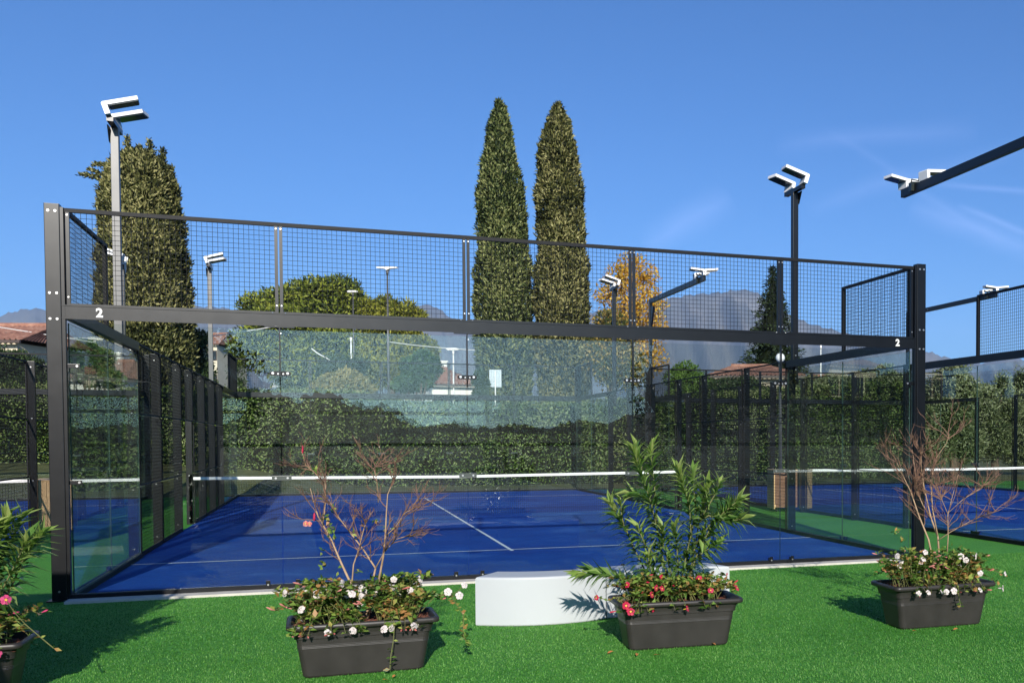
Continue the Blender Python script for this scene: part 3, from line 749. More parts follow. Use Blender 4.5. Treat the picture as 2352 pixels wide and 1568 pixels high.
cypress("tall slim cypress with ragged forked top, right one of the pair", 1286, 1299, 57,
        [(250,1),(257,5),(272,12),(290,18),(312,25),(335,36),(350,42),(378,44),(413,42),(448,47),(518,49),(554,53),(659,57),(730,57),(860,62),(950,60),(985,40)], [CYPB], 30000, .24,
        tips=[(1280,290,1279,250,6),(1266,310,1260,272,5),(1304,310,1308,278,6),(1246,390,1240,350,7),(1246,470,1236,466,6)], group="pair of tall slim cypresses", lumps=.16)
cypress("broad brown-green cypress with several spiky tips and drooping side branches", 332, 350, 40,
        [(356,10),(366,34),(388,58),(408,68),(451,74),(486,78),(535,82),(580,86),(623,90),(693,94),(760,97),(840,99),(930,94),(985,60)], [CYPB], 36000, .19,
        tips=[(303,410,292,316,13),(318,395,320,338,11),(348,395,345,326,15),(370,405,374,343,11),(330,390,338,356,16),(285,415,284,352,10),(392,425,392,384,9),
              (268,440,184,401,7),(262,430,205,390,5),(276,395,214,379,6),(262,470,246,440,7)], lumps=.07)

def broadleaf(name, label, cat, u, t, lobes_px, mat, n, L=.2, asp=.55, trunk=(2.5, .2), depthf=1., group=None, branches=None, jitter=.14, coreS=.74, flat=.4, extra=None, zbase=0.):
    """lobes_px: (u, v, ru, rv) as they look in the photo; depth given by ru"""
    base = at(u, 1010, t); T = thing(name, label, cat, (base.x, base.y, zbase), group=group)
    lobes = []
    for k, (uu, vv, ru, rv) in enumerate(lobes_px):
        dt = (random.uniform(-.6, .6))*px(ru, t)*depthf
        p = at(uu, vv, t+dt)-Vector(T.location); lobes.append((p.x, p.y, p.z, px(ru, t), px(ru, t)*depthf, px(rv, t)))
    P, Dn = hull_points(int(n*1.25), lobes, jitter)
    P = P+Dn*(px(7, t)*vnoise(P, 2.0/max(.3, px(30, t)), 21))[:, None]
    m = len(P); D = norm(Dn*.8+np.array([0,0,flat])+.8*rng.normal(size=(m, 3))); N = norm(Dn+.6*rng.normal(size=(m, 3)))
    sets = [leafs(P, D, N, L*rng.uniform(.5, 1.3, m), L*asp, .2)]
    if extra: sets += extra(T)
    nl = sum(len(s) for s in sets); cs = []
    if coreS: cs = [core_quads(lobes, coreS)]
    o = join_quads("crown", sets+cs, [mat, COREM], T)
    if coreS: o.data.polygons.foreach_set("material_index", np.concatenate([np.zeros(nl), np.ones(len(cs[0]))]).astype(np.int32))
    else: o.data.polygons.foreach_set("material_index", np.zeros(nl, dtype=np.int32))
    if trunk:
        b = MB(); h, r = trunk; b.tube([(0,0,-.2), (.03,.02,h*.5), (0,0,h)], [r*1.3, r, r*.6], 8)
        for (x,y,z,rx,ry,rz) in lobes[:6]:
            b.tube([(0,0,h*.8), (x*.5,y*.5,(h+z)*.5), (x,y,z)], [r*.6, r*.4, r*.2], 5)
        b.build("trunk", BARK, T, smooth=True)
    return T
# umbrella pines behind the courts
broadleaf("stone_pine", "large bright green pine with rounded clumps rising behind the hedge", "pine tree", 700, 82,
          [(592,708,42,30),(640,692,44,32),(690,690,50,40),(735,672,52,34),(790,672,42,34),(815,700,30,34),(640,740,70,40),(740,730,90,55),(600,800,70,55),(680,820,80,50),(770,810,90,50),(720,862,90,40)],
          PINE, 26000, .42, .3, (8, .4), group="pines behind the hedge")
broadleaf("stone_pine", "lower yellow-green pine just right of the large bright pine", "pine tree", 900, 80,
          [(850,712,30,22),(885,706,34,22),(920,718,38,22),(950,730,30,20),(900,745,70,30),(890,800,80,50),(945,815,60,50),(860,850,70,40)],
          PINEY, 16000, .40, .3, (7, .35), group="pines behind the hedge")
# autumn tree with a greener lower left
broadleaf("autumn_tree", "orange autumn tree right of the cypress pair", "tree", 1452, 50,
          [(1450,612,38,34),(1425,640,42,36),(1480,640,38,40),(1400,680,36,40),(1500,700,34,40),(1460,700,50,50),(1505,760,30,44),(1440,770,60,60),(1400,760,40,50),(1490,820,44,50),(1420,850,60,50)],
          AUT, 8200, .16, .6, (5.5, .16), coreS=None, jitter=.30, flat=.2)
broadleaf("fading_tree", "half green, half yellow bush growing into the orange tree's lower left side", "tree", 1400, 47,
          [(1402,742,36,34),(1385,780,40,40),(1425,780,42,40),(1400,830,60,50),(1450,850,50,44)], AUTG, 7500, .16, .6, (4, .12), coreS=None, jitter=.28)
broadleaf("laburnum_tree", "bright fresh green bush right of the right cage corner posts", "tree", 1582, 52,
          [(1575,850,30,14),(1560,872,34,26),(1600,880,34,30),(1580,905,50,30)], FRESH, 5000, .16, .4, (2.5, .1), coreS=.5)
# spruce
def spruce(label, u, t, vtop, vbot, hw):
    base = at(u, 1010, t); T = thing("spruce_tree", label, "spruce", (base.x, base.y, .2))
    H = 1.6415+(1010-vtop)/FPX*t-.2; z0 = 1.6415+(1010-vbot)/FPX*t-.2; R = px(hw, t); sets = []
    tiers = 34
    for k in range(tiers):
        f = k/(tiers-1); z = z0+(H-z0)*f; r = R*(1-f)**.9+.05
        nb = int(7+9*(1-f))
        for j in range(nb):
            a = random.uniform(0, 2*pi); rl = r*random.uniform(.72, 1.12); m = int(10+26*(1-f))
            q = rng.uniform(.05, 1, m)**.7
            P = np.stack([np.cos(a)*rl*q, np.sin(a)*rl*q, z+.12*rl*q-.22*rl*q**2+random.uniform(-.1, .1)], 1)+rng.normal(size=(m, 3))*.06*(1+.6*rl)*np.array([1, 1, .5])
            D = norm(np.array([cos(a), sin(a), .15])+.6*rng.normal(size=(m, 3)))
            sets.append(leafs(P, D, norm(np.array([0, 0, 1.])+.5*rng.normal(size=(m, 3))), .30*rng.uniform(.5, 1.2, m), .10, .2))
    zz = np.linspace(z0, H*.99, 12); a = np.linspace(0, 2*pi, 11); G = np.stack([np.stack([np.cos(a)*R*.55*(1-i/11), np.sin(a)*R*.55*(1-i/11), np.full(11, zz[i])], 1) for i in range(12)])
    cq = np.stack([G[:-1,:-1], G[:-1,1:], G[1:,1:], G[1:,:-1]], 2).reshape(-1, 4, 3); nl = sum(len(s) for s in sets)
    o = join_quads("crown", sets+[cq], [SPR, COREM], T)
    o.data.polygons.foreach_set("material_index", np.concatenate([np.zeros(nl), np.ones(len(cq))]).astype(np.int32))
    trunk_part(T, z0+1, .2)
spruce("dark pointed spruce behind the right half of the cage", 1774, 68, 622, 862, 82)
broadleaf("round_shrub_tree", "dark green bushy tree seen through the glass left of the second bracket", "tree", 965, 44,
          [(970,822,22,18),(950,845,30,22),(985,848,26,22),(955,875,36,20),(930,882,22,20)], MIDG, 7000, .17, .5, (2.6, .12))
broadleaf("dark_shrub", "dark upright shrub beside the sign back right of the tiled house", "shrub", 1110, 44,
          [(1102,875,11,24),(1110,892,13,24),(1102,915,18,24)], DARKG, 3500, .14, .5, (2., .08))
broadleaf("dark_shrub", "dark narrow evergreen just right of the broad cypress", "shrub", 462, 42,
          [(462,790,14,30),(460,830,22,34),(465,875,28,40),(450,900,26,30)], DARKG, 4500, .16, .5, (2., .1))
broadleaf("bare_bush", "grey-green open shrub at the rear left corner of the cage", "shrub", 545, 40,
          [(540,850,16,24),(552,880,18,26),(535,900,20,22)], DARKG, 900, .12, .35, (2.5, .06), coreS=None, jitter=.4)
broadleaf("clipped_bush", "round tan clipped bush behind the hedge under spiky palm leaves", "bush", 780, 42,
          [(760,885,34,26),(800,880,38,28),(830,892,26,24),(735,895,20,20)], TAN, 7000, .13, .5, None)
def spiky(T):
    sets = []
    for k in range(26):
        p = np.array(at(random.uniform(745, 835), random.uniform(840, 862), 43.2))-np.array(T.location)
        m = 26; D = norm(randdir(m)*np.array([1,1,.5])+np.array([0,0,.55])); sets.append(leafs(np.repeat(p[None], m, 0), D, randdir(m), rng.uniform(.4, .95, m), .05, .3))
    return sets
broadleaf("palm_bush", "dark spiky palm bush above the tan clipped bush", "palm", 790, 43.2, [(770,855,24,14),(810,852,26,14)], DARKG, 1500, .2, .3, (2., .12), extra=spiky)
# row of olive trees at the right
for k, (u, t, lb, lob, n) in enumerate([
        (2190, 39, "tallest pale olive tree, just right of the right corner post", [(2185,870,40,34),(2205,852,20,24),(2160,895,36,34),(2215,905,40,40),(2180,960,56,60),(2150,1020,46,50),(2215,1020,50,50)], 17000),
        (2285, 41, "olive tree between the tall olive and the photo's right edge", [(2265,905,30,24),(2305,885,22,30),(2255,950,44,40),(2310,945,40,50),(2275,1010,50,50),(2325,1020,40,50)], 12000),
        (2375, 42, "olive tree cut by the photo's right edge", [(2345,880,22,34),(2380,905,44,50),(2345,955,36,50),(2385,1010,50,50),(2345,1030,40,40)], 9000),
        (2110, 41, "lower olive tree between the hedge end and the tall olive", [(2105,900,30,26),(2125,930,34,40),(2095,960,36,50),(2120,1010,40,50)], 8000)]):
    broadleaf("olive_tree", lb, "olive tree", u, t, lob, OLIVE, n, .15, .28, (2., .14), group="olive trees at the right", jitter=.22, coreS=.66)
for k, (u, t, lb, lob, n, mt) in enumerate([
        (1700, 40, "dark bush behind the hedge below the red roof", [(1660,900,44,24),(1710,895,44,26),(1750,905,30,20)], 5200, DARKG),
        (1890, 40, "green bush behind the hedge right of the red roof", [(1860,895,40,26),(1920,890,44,30),(1960,895,30,26)], 6000, OLIVE),
        (2020, 41, "bush with thin top twigs behind the hedge near the right corner", [(1990,880,30,24),(2030,872,30,30),(2060,885,26,26)], 6000, OLIVE),
        (20, 36, "dark bush below the tiled house at the left edge", [(-20,830,60,30),(30,840,50,34),(70,850,34,30),(0,870,70,30),(60,880,50,26)], 8000, DARKG),
        (230, 60, "dark round tree seen through the left glass in front of the tan roof", [(225,800,24,34),(238,830,26,30)], 4000, DARKG)]):
    broadleaf("garden_bush", lb, "bush", u, t, lob, mt, n, .14, .4, None)
def bare_tree(label, u, t, vt, vb, hw, mat=TWIGR, seed=1, n=26):
    rr = random.Random(seed); base = at(u, 1010, t); T = thing("bare_tree", label, "tree", (base.x, base.y, .2)); b = MB()
    H = 1.6415+(1010-vt)/FPX*t-.2; R = px(hw, t)
    b.tube([(0,0,-.2), (0,0,H*.45), (.05,0,H*.8)], [.12, .08, .03], 5)
    for k in range(n):
        z = H*rr.uniform(.35, .8); a = rr.uniform(0, 2*pi); l = R*rr.uniform(.6, 1.1); e = Vector((cos(a)*l, sin(a)*l, z+l*rr.uniform(.5, 1.3)))
        p0 = Vector((0,0,z)); m = p0.lerp(e, .5)+Vector((0,0,-.1)); b.tube([p0, m, e], [.035, .025, .01], 4)
        for j in range(5):
            q = m.lerp(e, rr.uniform(0, 1)); d = Vector((rr.uniform(-1,1), rr.uniform(-1,1), rr.uniform(.2, 1.2)))*l*.35; b.tube([q, q+d], [.014, .006], 3)
    b.build("branches", mat, T); return T
bare_tree("leafless pale tree behind the right mesh walls, under the blue reflection", 2040, 62, 812, 880, 26, TWIG, 3)
bare_tree("bare twiggy tree poking above the orange tree", 1452, 52, 548, 700, 60, TWIG, 5, 34)

# ------------------------------------------------------------------ houses
def tiled_roof(b, p0, p1, p2, p3, step=.24):
    """ribbed roof plane: p0,p1 eave ends, p3,p2 ridge ends"""
    p0, p1, p2, p3 = map(Vector, (p0, p1, p2, p3)); L = (p1-p0).length; n = max(4, int(L/step)); nn = (p1-p0).cross(p3-p0).normalized()
    if nn.z < 0: nn = -nn
    m = n*4; rows = []
    for r_ in range(9):
        f = r_/8; A = p0.lerp(p3, f); B = p1.lerp(p2, f); row = []
        for i in range(m+1):
            g = i/m; row.append(A.lerp(B, g)+nn*(.055*sin(2*pi*g*n)+.02*(r_ % 2)))
        rows.append(row)
    vs = [v for row in rows for v in row]; k = m+1
    b.add(vs, [(j*k+i, j*k+i+1, (j+1)*k+i+1, (j+1)*k+i) for j in range(8) for i in range(m)])
def house(label, u0, u1, v_eave, v_ridge, t, wallm, ridge_in=.12, storeys=1, windows=3, depth=9, yaw=0., hip=True, chim=True):
    c = at((u0+u1)/2, 1010, t); Wd = px(u1-u0, t); ze = 1.6415+(1010-v_eave)/FPX*t; zr = 1.6415+(1010-v_ridge)/FPX*t
    T = thing("house", label, "house", (c.x, c.y, .1), -YAW*.9+yaw)
    hw = Wd/2; o = .35
    b = MB(); b.box(-hw+o, hw-o, o, depth-o, -.2, ze-.12); b.build("wall", wallm, T)
    b = MB(); ri = Wd*ridge_in if hip else 0.
    tiled_roof(b, (-hw,0,ze), (hw,0,ze), (hw-ri,depth/2,zr), (-hw+ri,depth/2,zr)); tiled_roof(b, (hw,depth,ze), (-hw,depth,ze), (-hw+ri,depth/2,zr), (hw-ri,depth/2,zr))
    if hip:
        tiled_roof(b, (hw,0,ze), (hw,depth,ze), (hw-ri+.01,depth/2,zr), (hw-ri,depth/2-.01,zr)); tiled_roof(b, (-hw,depth,ze), (-hw,0,ze), (-hw+ri,depth/2,zr), (-hw+ri-.01,depth/2,zr))
    rf = b.build("roof", ROOF, T, smooth=True)
    b = MB(); b.box(-hw-.05, hw+.05, -.14, -.02, ze-.16, ze-.02); b.build("gutter", BROWNM, T)
    b = MB(); b.tube([(-hw+ri, depth/2, zr+.05), (hw-ri, depth/2, zr+.05)], .12, 6)
    b.build("ridge_tiles", ROOF, rf)
    if chim:
      b = MB(); b.box(hw*.3-.3, hw*.3+.3, depth*.55, depth*.55+.6, zr-.8, zr+.55); b.box(hw*.3-.38, hw*.3+.38, depth*.55-.08, depth*.55+.68, zr+.551, zr+.62); b.build("chimney", wallm, rf)
    for s_ in range(storeys):
        z1 = ze-.75-s_*2.8; z0 = z1-1.2
        for k in range(windows):
            x = -hw+o+(k+.5)*(Wd-2*o)/windows
            b = MB(); b.box(x-.5, x+.5, o-.05, o-.003, z0, z1); f = b.build("window", BROWNM, T)
            b = MB(); b.box(x-.42, x+.42, o-.058, o-.052, z0+.08, z1-.08); b.build("pane", GLASSDARK, f)
    return T
house("house with ribbed red tile roof and pale wall at the photo's left edge", -215, 48, 784, 737, 46, STUCCO, .05, 1, 4, 6, chim=False)
house("tan roofed house seen through the leftmost glass panel", 120, 300, 862, 828, 62, STUCCO, .2, 1, 3, 8)
house("tiled house with pale gable seen through the glass near the second bracket", 985, 1112, 886, 842, 66, WSTUCCO, .3, 1, 3, 9, yaw=.5)
house("long red roofed house below the spruce", 1625, 1850, 868, 838, 56, STUCCO, .28, 1, 4, 7, chim=False)
house("lower red roofed house right of the spruce, partly hidden by bushes", 1820, 2010, 885, 862, 64, STUCCO, .3, 1, 3, 8, chim=False)
house("distant pale house behind the pines, left of the first bracket", 432, 505, 792, 760, 120, STUCCO, .2, 2, 3, 9, chim=False)
def flats():
    t = 92; c = at(690, 1010, t); T = thing("apartment_block", "white apartment block with long balconies half hidden by the pine", "building", (c.x, c.y, 0), -YAW)
    w = px(110, t)/2; z = lambda v: 1.6415+(1010-v)/FPX*t
    b = MB(); b.box(-w, w, .8, 8, -.2, z(838)); b.build("wall", STUCCO, T)
    for v in (862, 884):
        b = MB(); b.box(-w-.3, w+.3, 0, .8, z(v+5), z(v-5)); b.build("balcony", WSTUCCO, T)
    b = MB(); b.prism([(-.2, z(838)), (8.4, z(838)), (4, z(822))], 'x', -w-.4, w+.4); b.build("roof", ROOF, T)
    for k in range(5):
        for v in (852, 876):
            x = -w+(k+.5)*2*w/5; b = MB(); b.box(x-.6, x+.6, .74, .797, z(v+9), z(v-7)); b.build("window", GLASSDARK, T)
flats()

# ------------------------------------------------------------------ street lamps, poles, sign, wires
def street_lamp(label, u, t, vtop, kind='double', r=.07, mat=GALV):
    base = at(u, 1010, t); T = thing("street_lamp", label, "street lamp", (base.x, base.y, .1), -YAW, group="street lamps behind the hedge")
    H = 1.6415+(1010-vtop)/FPX*t-.1
    b = MB(); b.tube([(0,0,-.1), (0,0,H*.55), (0,0,H-.15)], [r*1.25, r, r*.6], 8); b.tube([(0,0,H-.4), (0,0,H-.14)], [r*.9, r*1.2], 8); b.build("pole", mat, T, smooth=True)
    if kind == 'double':
        for sx in (-1, 1):
            b = MB(); b.prism([(0,H-.14),(sx*.18,H-.05),(sx*.62,H-.02),(sx*.60,H+.05),(0,H+.05)], 'y', -.14, .14); b.build("lamp_head", WHITE, T)
    elif kind == 'single':
        b = MB(); b.prism([(-.35,H-.10),(.35,H-.10),(.45,H-.02),(.2,H+.05),(-.3,H+.05),(-.45,H-.02)], 'y', -.16, .16); b.build("lamp_head", WHITE, T)
    elif kind == 'arm':
        b = MB(); b.tube([(0,0,H-1.9), (-1.0,0,H-1.5), (-1.9,0,H-1.0), (-2.2,0,H-.75)], [.04,.035,.03,.03], 6); b.build("arm", mat, T)
    elif kind == 'globe':
        bm = bmesh.new(); bmesh.ops.create_uvsphere(bm, u_segments=20, v_segments=12, radius=.14); b = MB(); b.from_bm(bm, Matrix.Translation((0,0,H))); b.build("globe", WHITE, T, smooth=True)
    return T
street_lamp("tall thin street lamp with a flat double head, between the pines", 894, 60, 618, 'double', .08)
street_lamp("short white street lamp in front of the tiled house", 1043, 66, 802, 'single', .06, WHITE)
street_lamp("pale pole with a raised side arm behind the spiky palm bush", 809, 56, 770, 'arm', .06, WHITE)
street_lamp("white flat lamp head half hidden by the right side of the large pine", 815, 78, 671, 'single', .07)
street_lamp("round white globe lamp behind the fourth bracket", 1792, 30, 824, 'globe', .05)
street_lamp("thin pale pole beyond the right mesh walls", 1885, 62, 790, 'none', .05, WHITE)
def wires():
    sets = [((-60,742,46), (105,768,48), (300,800,50)), ((330,792,50), (500,772,52), (660,745,54)), ((894,785,60), (1000,800,62), (1130,806,64)), ((1130,806,64), (1250,818,66), (1420,826,70))]
    for k, pts in enumerate(sets):
        b = MB(); P = [at(*p) for p in pts]; c = Vector(P[0])
        q = [(P[0]*(1-f)**2+P[1]*2*f*(1-f)+P[2]*f*f)-c for f in np.linspace(0, 1, 10)]
        b.tube(q, .022, 4)
        tag(b.build("overhead_wire", WHITE, None, c), ["pale overhead wire crossing the red tile roof at the left edge", "pale overhead wire running from the broad cypress to the first joint",
            "pale overhead wire leading right from the tall thin street lamp", "thin wire in front of the cypress pair"][k], "wire", "overhead wires behind the courts")
wires()
def sign_back():
    t = 46; p = at(1139, 1010, t); T = thing("road_sign", "pale back of a square road sign on a thin pole", "road sign", (p.x, p.y, .2), -YAW)
    z = lambda v: 1.6415+(1010-v)/FPX*t-.2; w = px(14, t)
    b = MB(); b.bbox(-w, w, -.012, .012, z(890), z(850), .003); b.build("sign_panel", SIGNM, T)
    b = MB(); b.tube([(0,-.04,-.2), (0,-.04,z(853))], .03, 8); b.build("pole", WHITE, T)
sign_back()

# ------------------------------------------------------------------ wooden cabinets between the courts
def cabinet(label, x, y, rz):
    T = thing("wooden_cabinet", label, "wooden cabinet", (x, y, 0), rz, group="wooden cabinets between the courts")
    w, d, h = .44, .55, .93
    for sx in (-1, 1):
        b = MB()
        for k in range(3): b.bbox(sx*w-.012, sx*w+.012, -d/2+k*d/3+.002, -d/2+(k+1)*d/3-.002, .07, h-(.07 if sx < 0 else .0)*(0), .003)
        b.build("side_board", WOOD, T)
        b = MB(); b.bbox(sx*w+(-.03 if sx > 0 else .013), sx*w+(-.013 if sx > 0 else .03), -d/2, d/2, .10, .17, .002); b.build("rail", WOOD, T)
    b = MB()
    for k in range(9): b.bbox(-w+.014, w-.30, -d/2+.02, -d/2+.036, .10+k*.09, .18+k*.09, .002)
    b.build("front_slats", WOODD, T)
    b = MB(); b.bbox(-.03, .03, -d/2-.002, -d/2+.018, .07, h-.03, .003); b.build("centre_batten", WOOD, T)
    b = MB(); b.bbox(w-.298, w-.157, -d/2+.004, -d/2+.03, .07, h-.03, .003); b.bbox(w-.155, w-.014, -d/2+.004, -d/2+.03, .07, h-.03, .003); b.build("door_board", WOOD, T)
    b = MB(); b.bbox(-w-.02, w+.02, -d/2-.02, d/2+.02, h, h+.022, .004); b.build("top_board", WOOD, T)
    b = MB(); b.bbox(-w+.014, w-.014, d/2-.03, d/2-.012, .08, h-.002, .002); b.build("back_board", WOODD, T)
    for sx in (-1, 1):
        for sy in (-1, 1):
            b = MB(); b.cyl((sx*(w-.06)-.012, sy*(d/2-.06), .035), (1,0,0), .033, .024, 12); b.box(sx*(w-.06)-.02, sx*(w-.06)+.02, sy*(d/2-.06)-.015, sy*(d/2-.06)+.015, .055, .0795); b.build("caster", STEEL, T)
    return T
cabinet("tall pine cabinet with slatted dark front on the strip right of the central court", 12.34, 8.85, radians(-8))
cabinet("tall pine cabinet in striped shade on the strip left of the central court", -2.08, 8.95, radians(-84))

# ------------------------------------------------------------------ foreground planters
def rrect(hl, hw, r, z, n=5):
    out = []
    for cx_, cy_, a0 in ((hl-r, hw-r, 0), (-hl+r, hw-r, pi/2), (-hl+r, -hw+r, pi), (hl-r, -hw+r, 3*pi/2)):
        for k in range(n+1):
            a = a0+pi/2*k/n; out.append((cx_+r*cos(a), cy_+r*sin(a), z))
    return out
def loft(b, rings, cap0=True, cap1=True):
    n = len(rings[0]); b.add([p for r in rings for p in r], [(j*n+i, j*n+(i+1) % n, (j+1)*n+(i+1) % n, (j+1)*n+i) for j in range(len(rings)-1) for i in range(n)]
        +([tuple(range(n-1, -1, -1))] if cap0 else [])+([tuple((len(rings)-1)*n+i for i in range(n))] if cap1 else []))
PLX = {'A': (2.70, -4.36, 1), 'B': (5.07, -4.33, -3.5), 'C': (7.49, -4.33, -1.5), 'D': (.17, -4.36, 0)}
def planter(key, label):
    x, y, rz = PLX[key]
    T = thing("planter_box", label, "planter", (x, y, 0), radians(rz), group="dark planter boxes in a row")
    b = MB()
    prof = [(.395,.145,.0),(.405,.152,.012),(.436,.176,.205),(.4385,.1785,.208),(.4378,.1778,.213),(.4395,.1795,.217),(.4388,.1788,.222),(.4405,.1805,.226),(.4402,.1802,.232),(.445,.184,.272),(.457,.195,.276),(.462,.200,.338)]
    loft(b, [rrect(hl, hw, .045, z) for hl, hw, z in prof], True, False); b.build("tub", PLANTER, T, smooth=False)
    b = MB(); prof = [(.463,.201,.3385),(.500,.235,.342),(.508,.243,.350),(.508,.243,.372),(.500,.235,.381),(.484,.219,.381),(.476,.211,.372),(.462,.198,.30)]
    loft(b, [rrect(hl, hw, .05, z, 6) for hl, hw, z in prof], False, False); b.build("rim", PLANTER, T, smooth=True)
    b = MB(); bm = bmesh.new()
    nx, ny = 40, 18; vs = []
    for j in range(ny+1):
        for i in range(nx+1): vs.append((-.465+.93*i/nx, -.2+.4*j/ny, .335+.012*sin(i*1.7+j)+random.uniform(-.008, .01)))
    b.add(vs, [(j*(nx+1)+i, j*(nx+1)+i+1, (j+1)*(nx+1)+i+1, (j+1)*(nx+1)+i) for j in range(ny) for i in range(nx)]); bm.free()
    for k in range(90):                                             # loose bark chips
        cx_, cy_ = random.uniform(-.45, .45), random.uniform(-.19, .19); a = random.uniform(0, pi); l = random.uniform(.01, .03); w = random.uniform(.004, .010)
        d = Vector((cos(a), sin(a), random.uniform(-.3, .3)))*l; s_ = Vector((-sin(a), cos(a), 0))*w; c = Vector((cx_, cy_, .352))
        b.add([c-d-s_, c+d-s_, c+d+s_+Vector((0,0,.004)), c-d+s_+Vector((0,0,.004))], [(0,1,2,3)])
    b.build("bark_mulch", MULCH, T); return T
planter('A', "dark planter box left of the white bench, holding a bare shrub and white flowers")
planter('B', "dark planter box in front of the white bench, holding the oleander with red flowers")
planter('C', "dark planter box at the right, in front of the cage's right corner")
planter('D', "dark planter box cut off by the photo's left edge, with bright pink flowers")

# ------------------------------------------------------------------ small plants
def bez(p0, p1, p2, n=7):
    return [p0*(1-f)**2+p1*2*f*(1-f)+p2*f*f for f in np.linspace(0, 1, n)]
def flower(T, p, d, mat, r=.030, name="flower"):
    """trumpet flower: five broad petals, throat and tube"""
    d = Vector(d).normalized(); a = d.orthogonal().normalized(); c = d.cross(a); b = MB()
    for k in range(5):
        t = 2*pi*k/5+random.uniform(-.1, .1); e = a*cos(t)+c*sin(t); f = a*cos(t+pi/2)+c*sin(t+pi/2)
        p0 = p+d*.004+e*r*.18; m1 = p+e*r*.60+f*r*.56+d*r*.16; m2 = p+e*r*.60-f*r*.50+d*r*.04; tp = p+e*r*1.0+f*r*.30-d*r*.10; tp2 = p+e*r*.96-f*r*.26-d*r*.02
        b.add([p0, m1, tp, tp2, m2], [(0,1,2),(0,2,3),(0,3,4)])
    b.mat(1); b.tube([p-d*r*1.4, p-d*r*.5, p+d*.003], [r*.10, r*.2, r*.26], 6)
    return b.build(name, [mat, THROAT if mat is not PETW else PETW], T)
def mound(name, label, key, xr, seed, fmat, nst=60, flowers=9, buds=14, hang=True, h=(.12, .34), reach=.30, buddark=BUD, group="flowering vines in the planters"):
    global rng
    rr = random.Random(seed); x, y, rz = PLX[key]
    T = thing(name, label, "flowering plant", (x, y, .34), radians(rz), group=group)
    C_, D_, N_, Ls = [], [], [], []; sb = MB(); tips = []
    for k in range(nst):
        sx = rr.uniform(*xr)*.85; sy = rr.uniform(-.13, .13); a = rr.uniform(0, 2*pi); R = reach*rr.uniform(.25, 1); 
        ex = min(max(sx+cos(a)*R, xr[0]-.14), xr[1]+.10); ey = sy+sin(a)*R*.62; ez = rr.uniform(*h)*(1-.35*(R/reach))+.02
        if rr.random() < .13 and hang: ez = -.02; ey = -.26-rr.random()*.04 if rr.random() < .7 else ey
        p0 = Vector((sx, sy, -.01)); p2 = Vector((ex, ey, ez)); p1 = Vector(((sx+ex)/2, (sy+ey)/2, max(ez, .12)+.08)); pts = bez(p0, p1, p2)
        sb.tube(pts, [.0028]*4+[.002, .0017, .0014], 4); tips.append((p2, (p2-pts[-2]).normalized()))
        n = rr.randint(7, 11)
        for i in range(n):
            f = .22+.78*i/(n-1); q = pts[min(6, int(f*6))].lerp(pts[min(6, int(f*6)+1)], f*6-int(f*6)) if f < 1 else pts[6]
            for sg in (-1, 1):
                d = Vector((rr.gauss(0, 1), rr.gauss(0, 1), rr.uniform(-.1, .9))).normalized(); C_.append(q); D_.append(d); N_.append((rr.gauss(0, .5), rr.gauss(0, .5), 1)); Ls.append(rr.uniform(.030, .066))
    Ls = np.array(Ls); V = leafs(np.array(C_), np.array(D_), np.array(N_), Ls, Ls*.56, .22)
    quads("foliage", V, MAND, T); sb.build("stems", GSTEM, T)
    rr.shuffle(tips); tips_f = sorted(tips[:int(flowers*2.2)], key=lambda q: q[0].y)[:flowers]
    for p, d in tips_f:
        dd = Vector((d.x*.9+rr.gauss(0,.45), min(d.y, 0)*.6-.6, .35+rr.uniform(-.5, .5))); flower(T, p+Vector((0,-.012,.012)), dd, fmat, rr.uniform(.024, .031))
    for p, d in tips[int(flowers*2.2):int(flowers*2.2)+buds]:
        bb = MB(); u = (d+Vector((rr.uniform(-.4,.4), rr.uniform(-.4,.2), .8))).normalized(); l = rr.uniform(.03, .055)
        l *= 1.25; bb.tube([p, p+u*l*.55, p+u*l*.8, p+u*l], [.002, .0065, .0055, .001], 6); bb.build("bud", buddark, T)
    return T
mound("flowering_vine", "white flowering vine filling the left half of the planter left of the bench", 'A', (-.44, -.10), 1, PETW, 92, 10, 30)
mound("flowering_vine", "white flowering vine filling the right half of the planter left of the bench", 'A', (.12, .46), 2, PETW, 96, 14, 26)
mound("flowering_vine", "red flowering vine at the left end of the oleander planter", 'B', (-.42, -.08), 3, PETR, 70, 9, 9, h=(.07, .22), buddark=PETR)
mound("flowering_vine", "red flowering vine with russet leaves at the right end of the oleander planter", 'B', (.14, .44), 4, PETR, 56, 4, 9, h=(.06, .20), buddark=PETR)
mound("flowering_vine", "white flowering vine in the left half of the right-hand planter", 'C', (-.44, -.02), 5, PETW, 92, 14, 26)
mound("flowering_vine", "white flowering vine in the right half of the right-hand planter", 'C', (.06, .46), 6, PETW, 84, 9, 24)
mound("flowering_vine", "bright pink flowering vine in the planter at the photo's left edge", 'D', (.0, .46), 7, PETP, 70, 10, 10, h=(.08, .24), buddark=PETP)

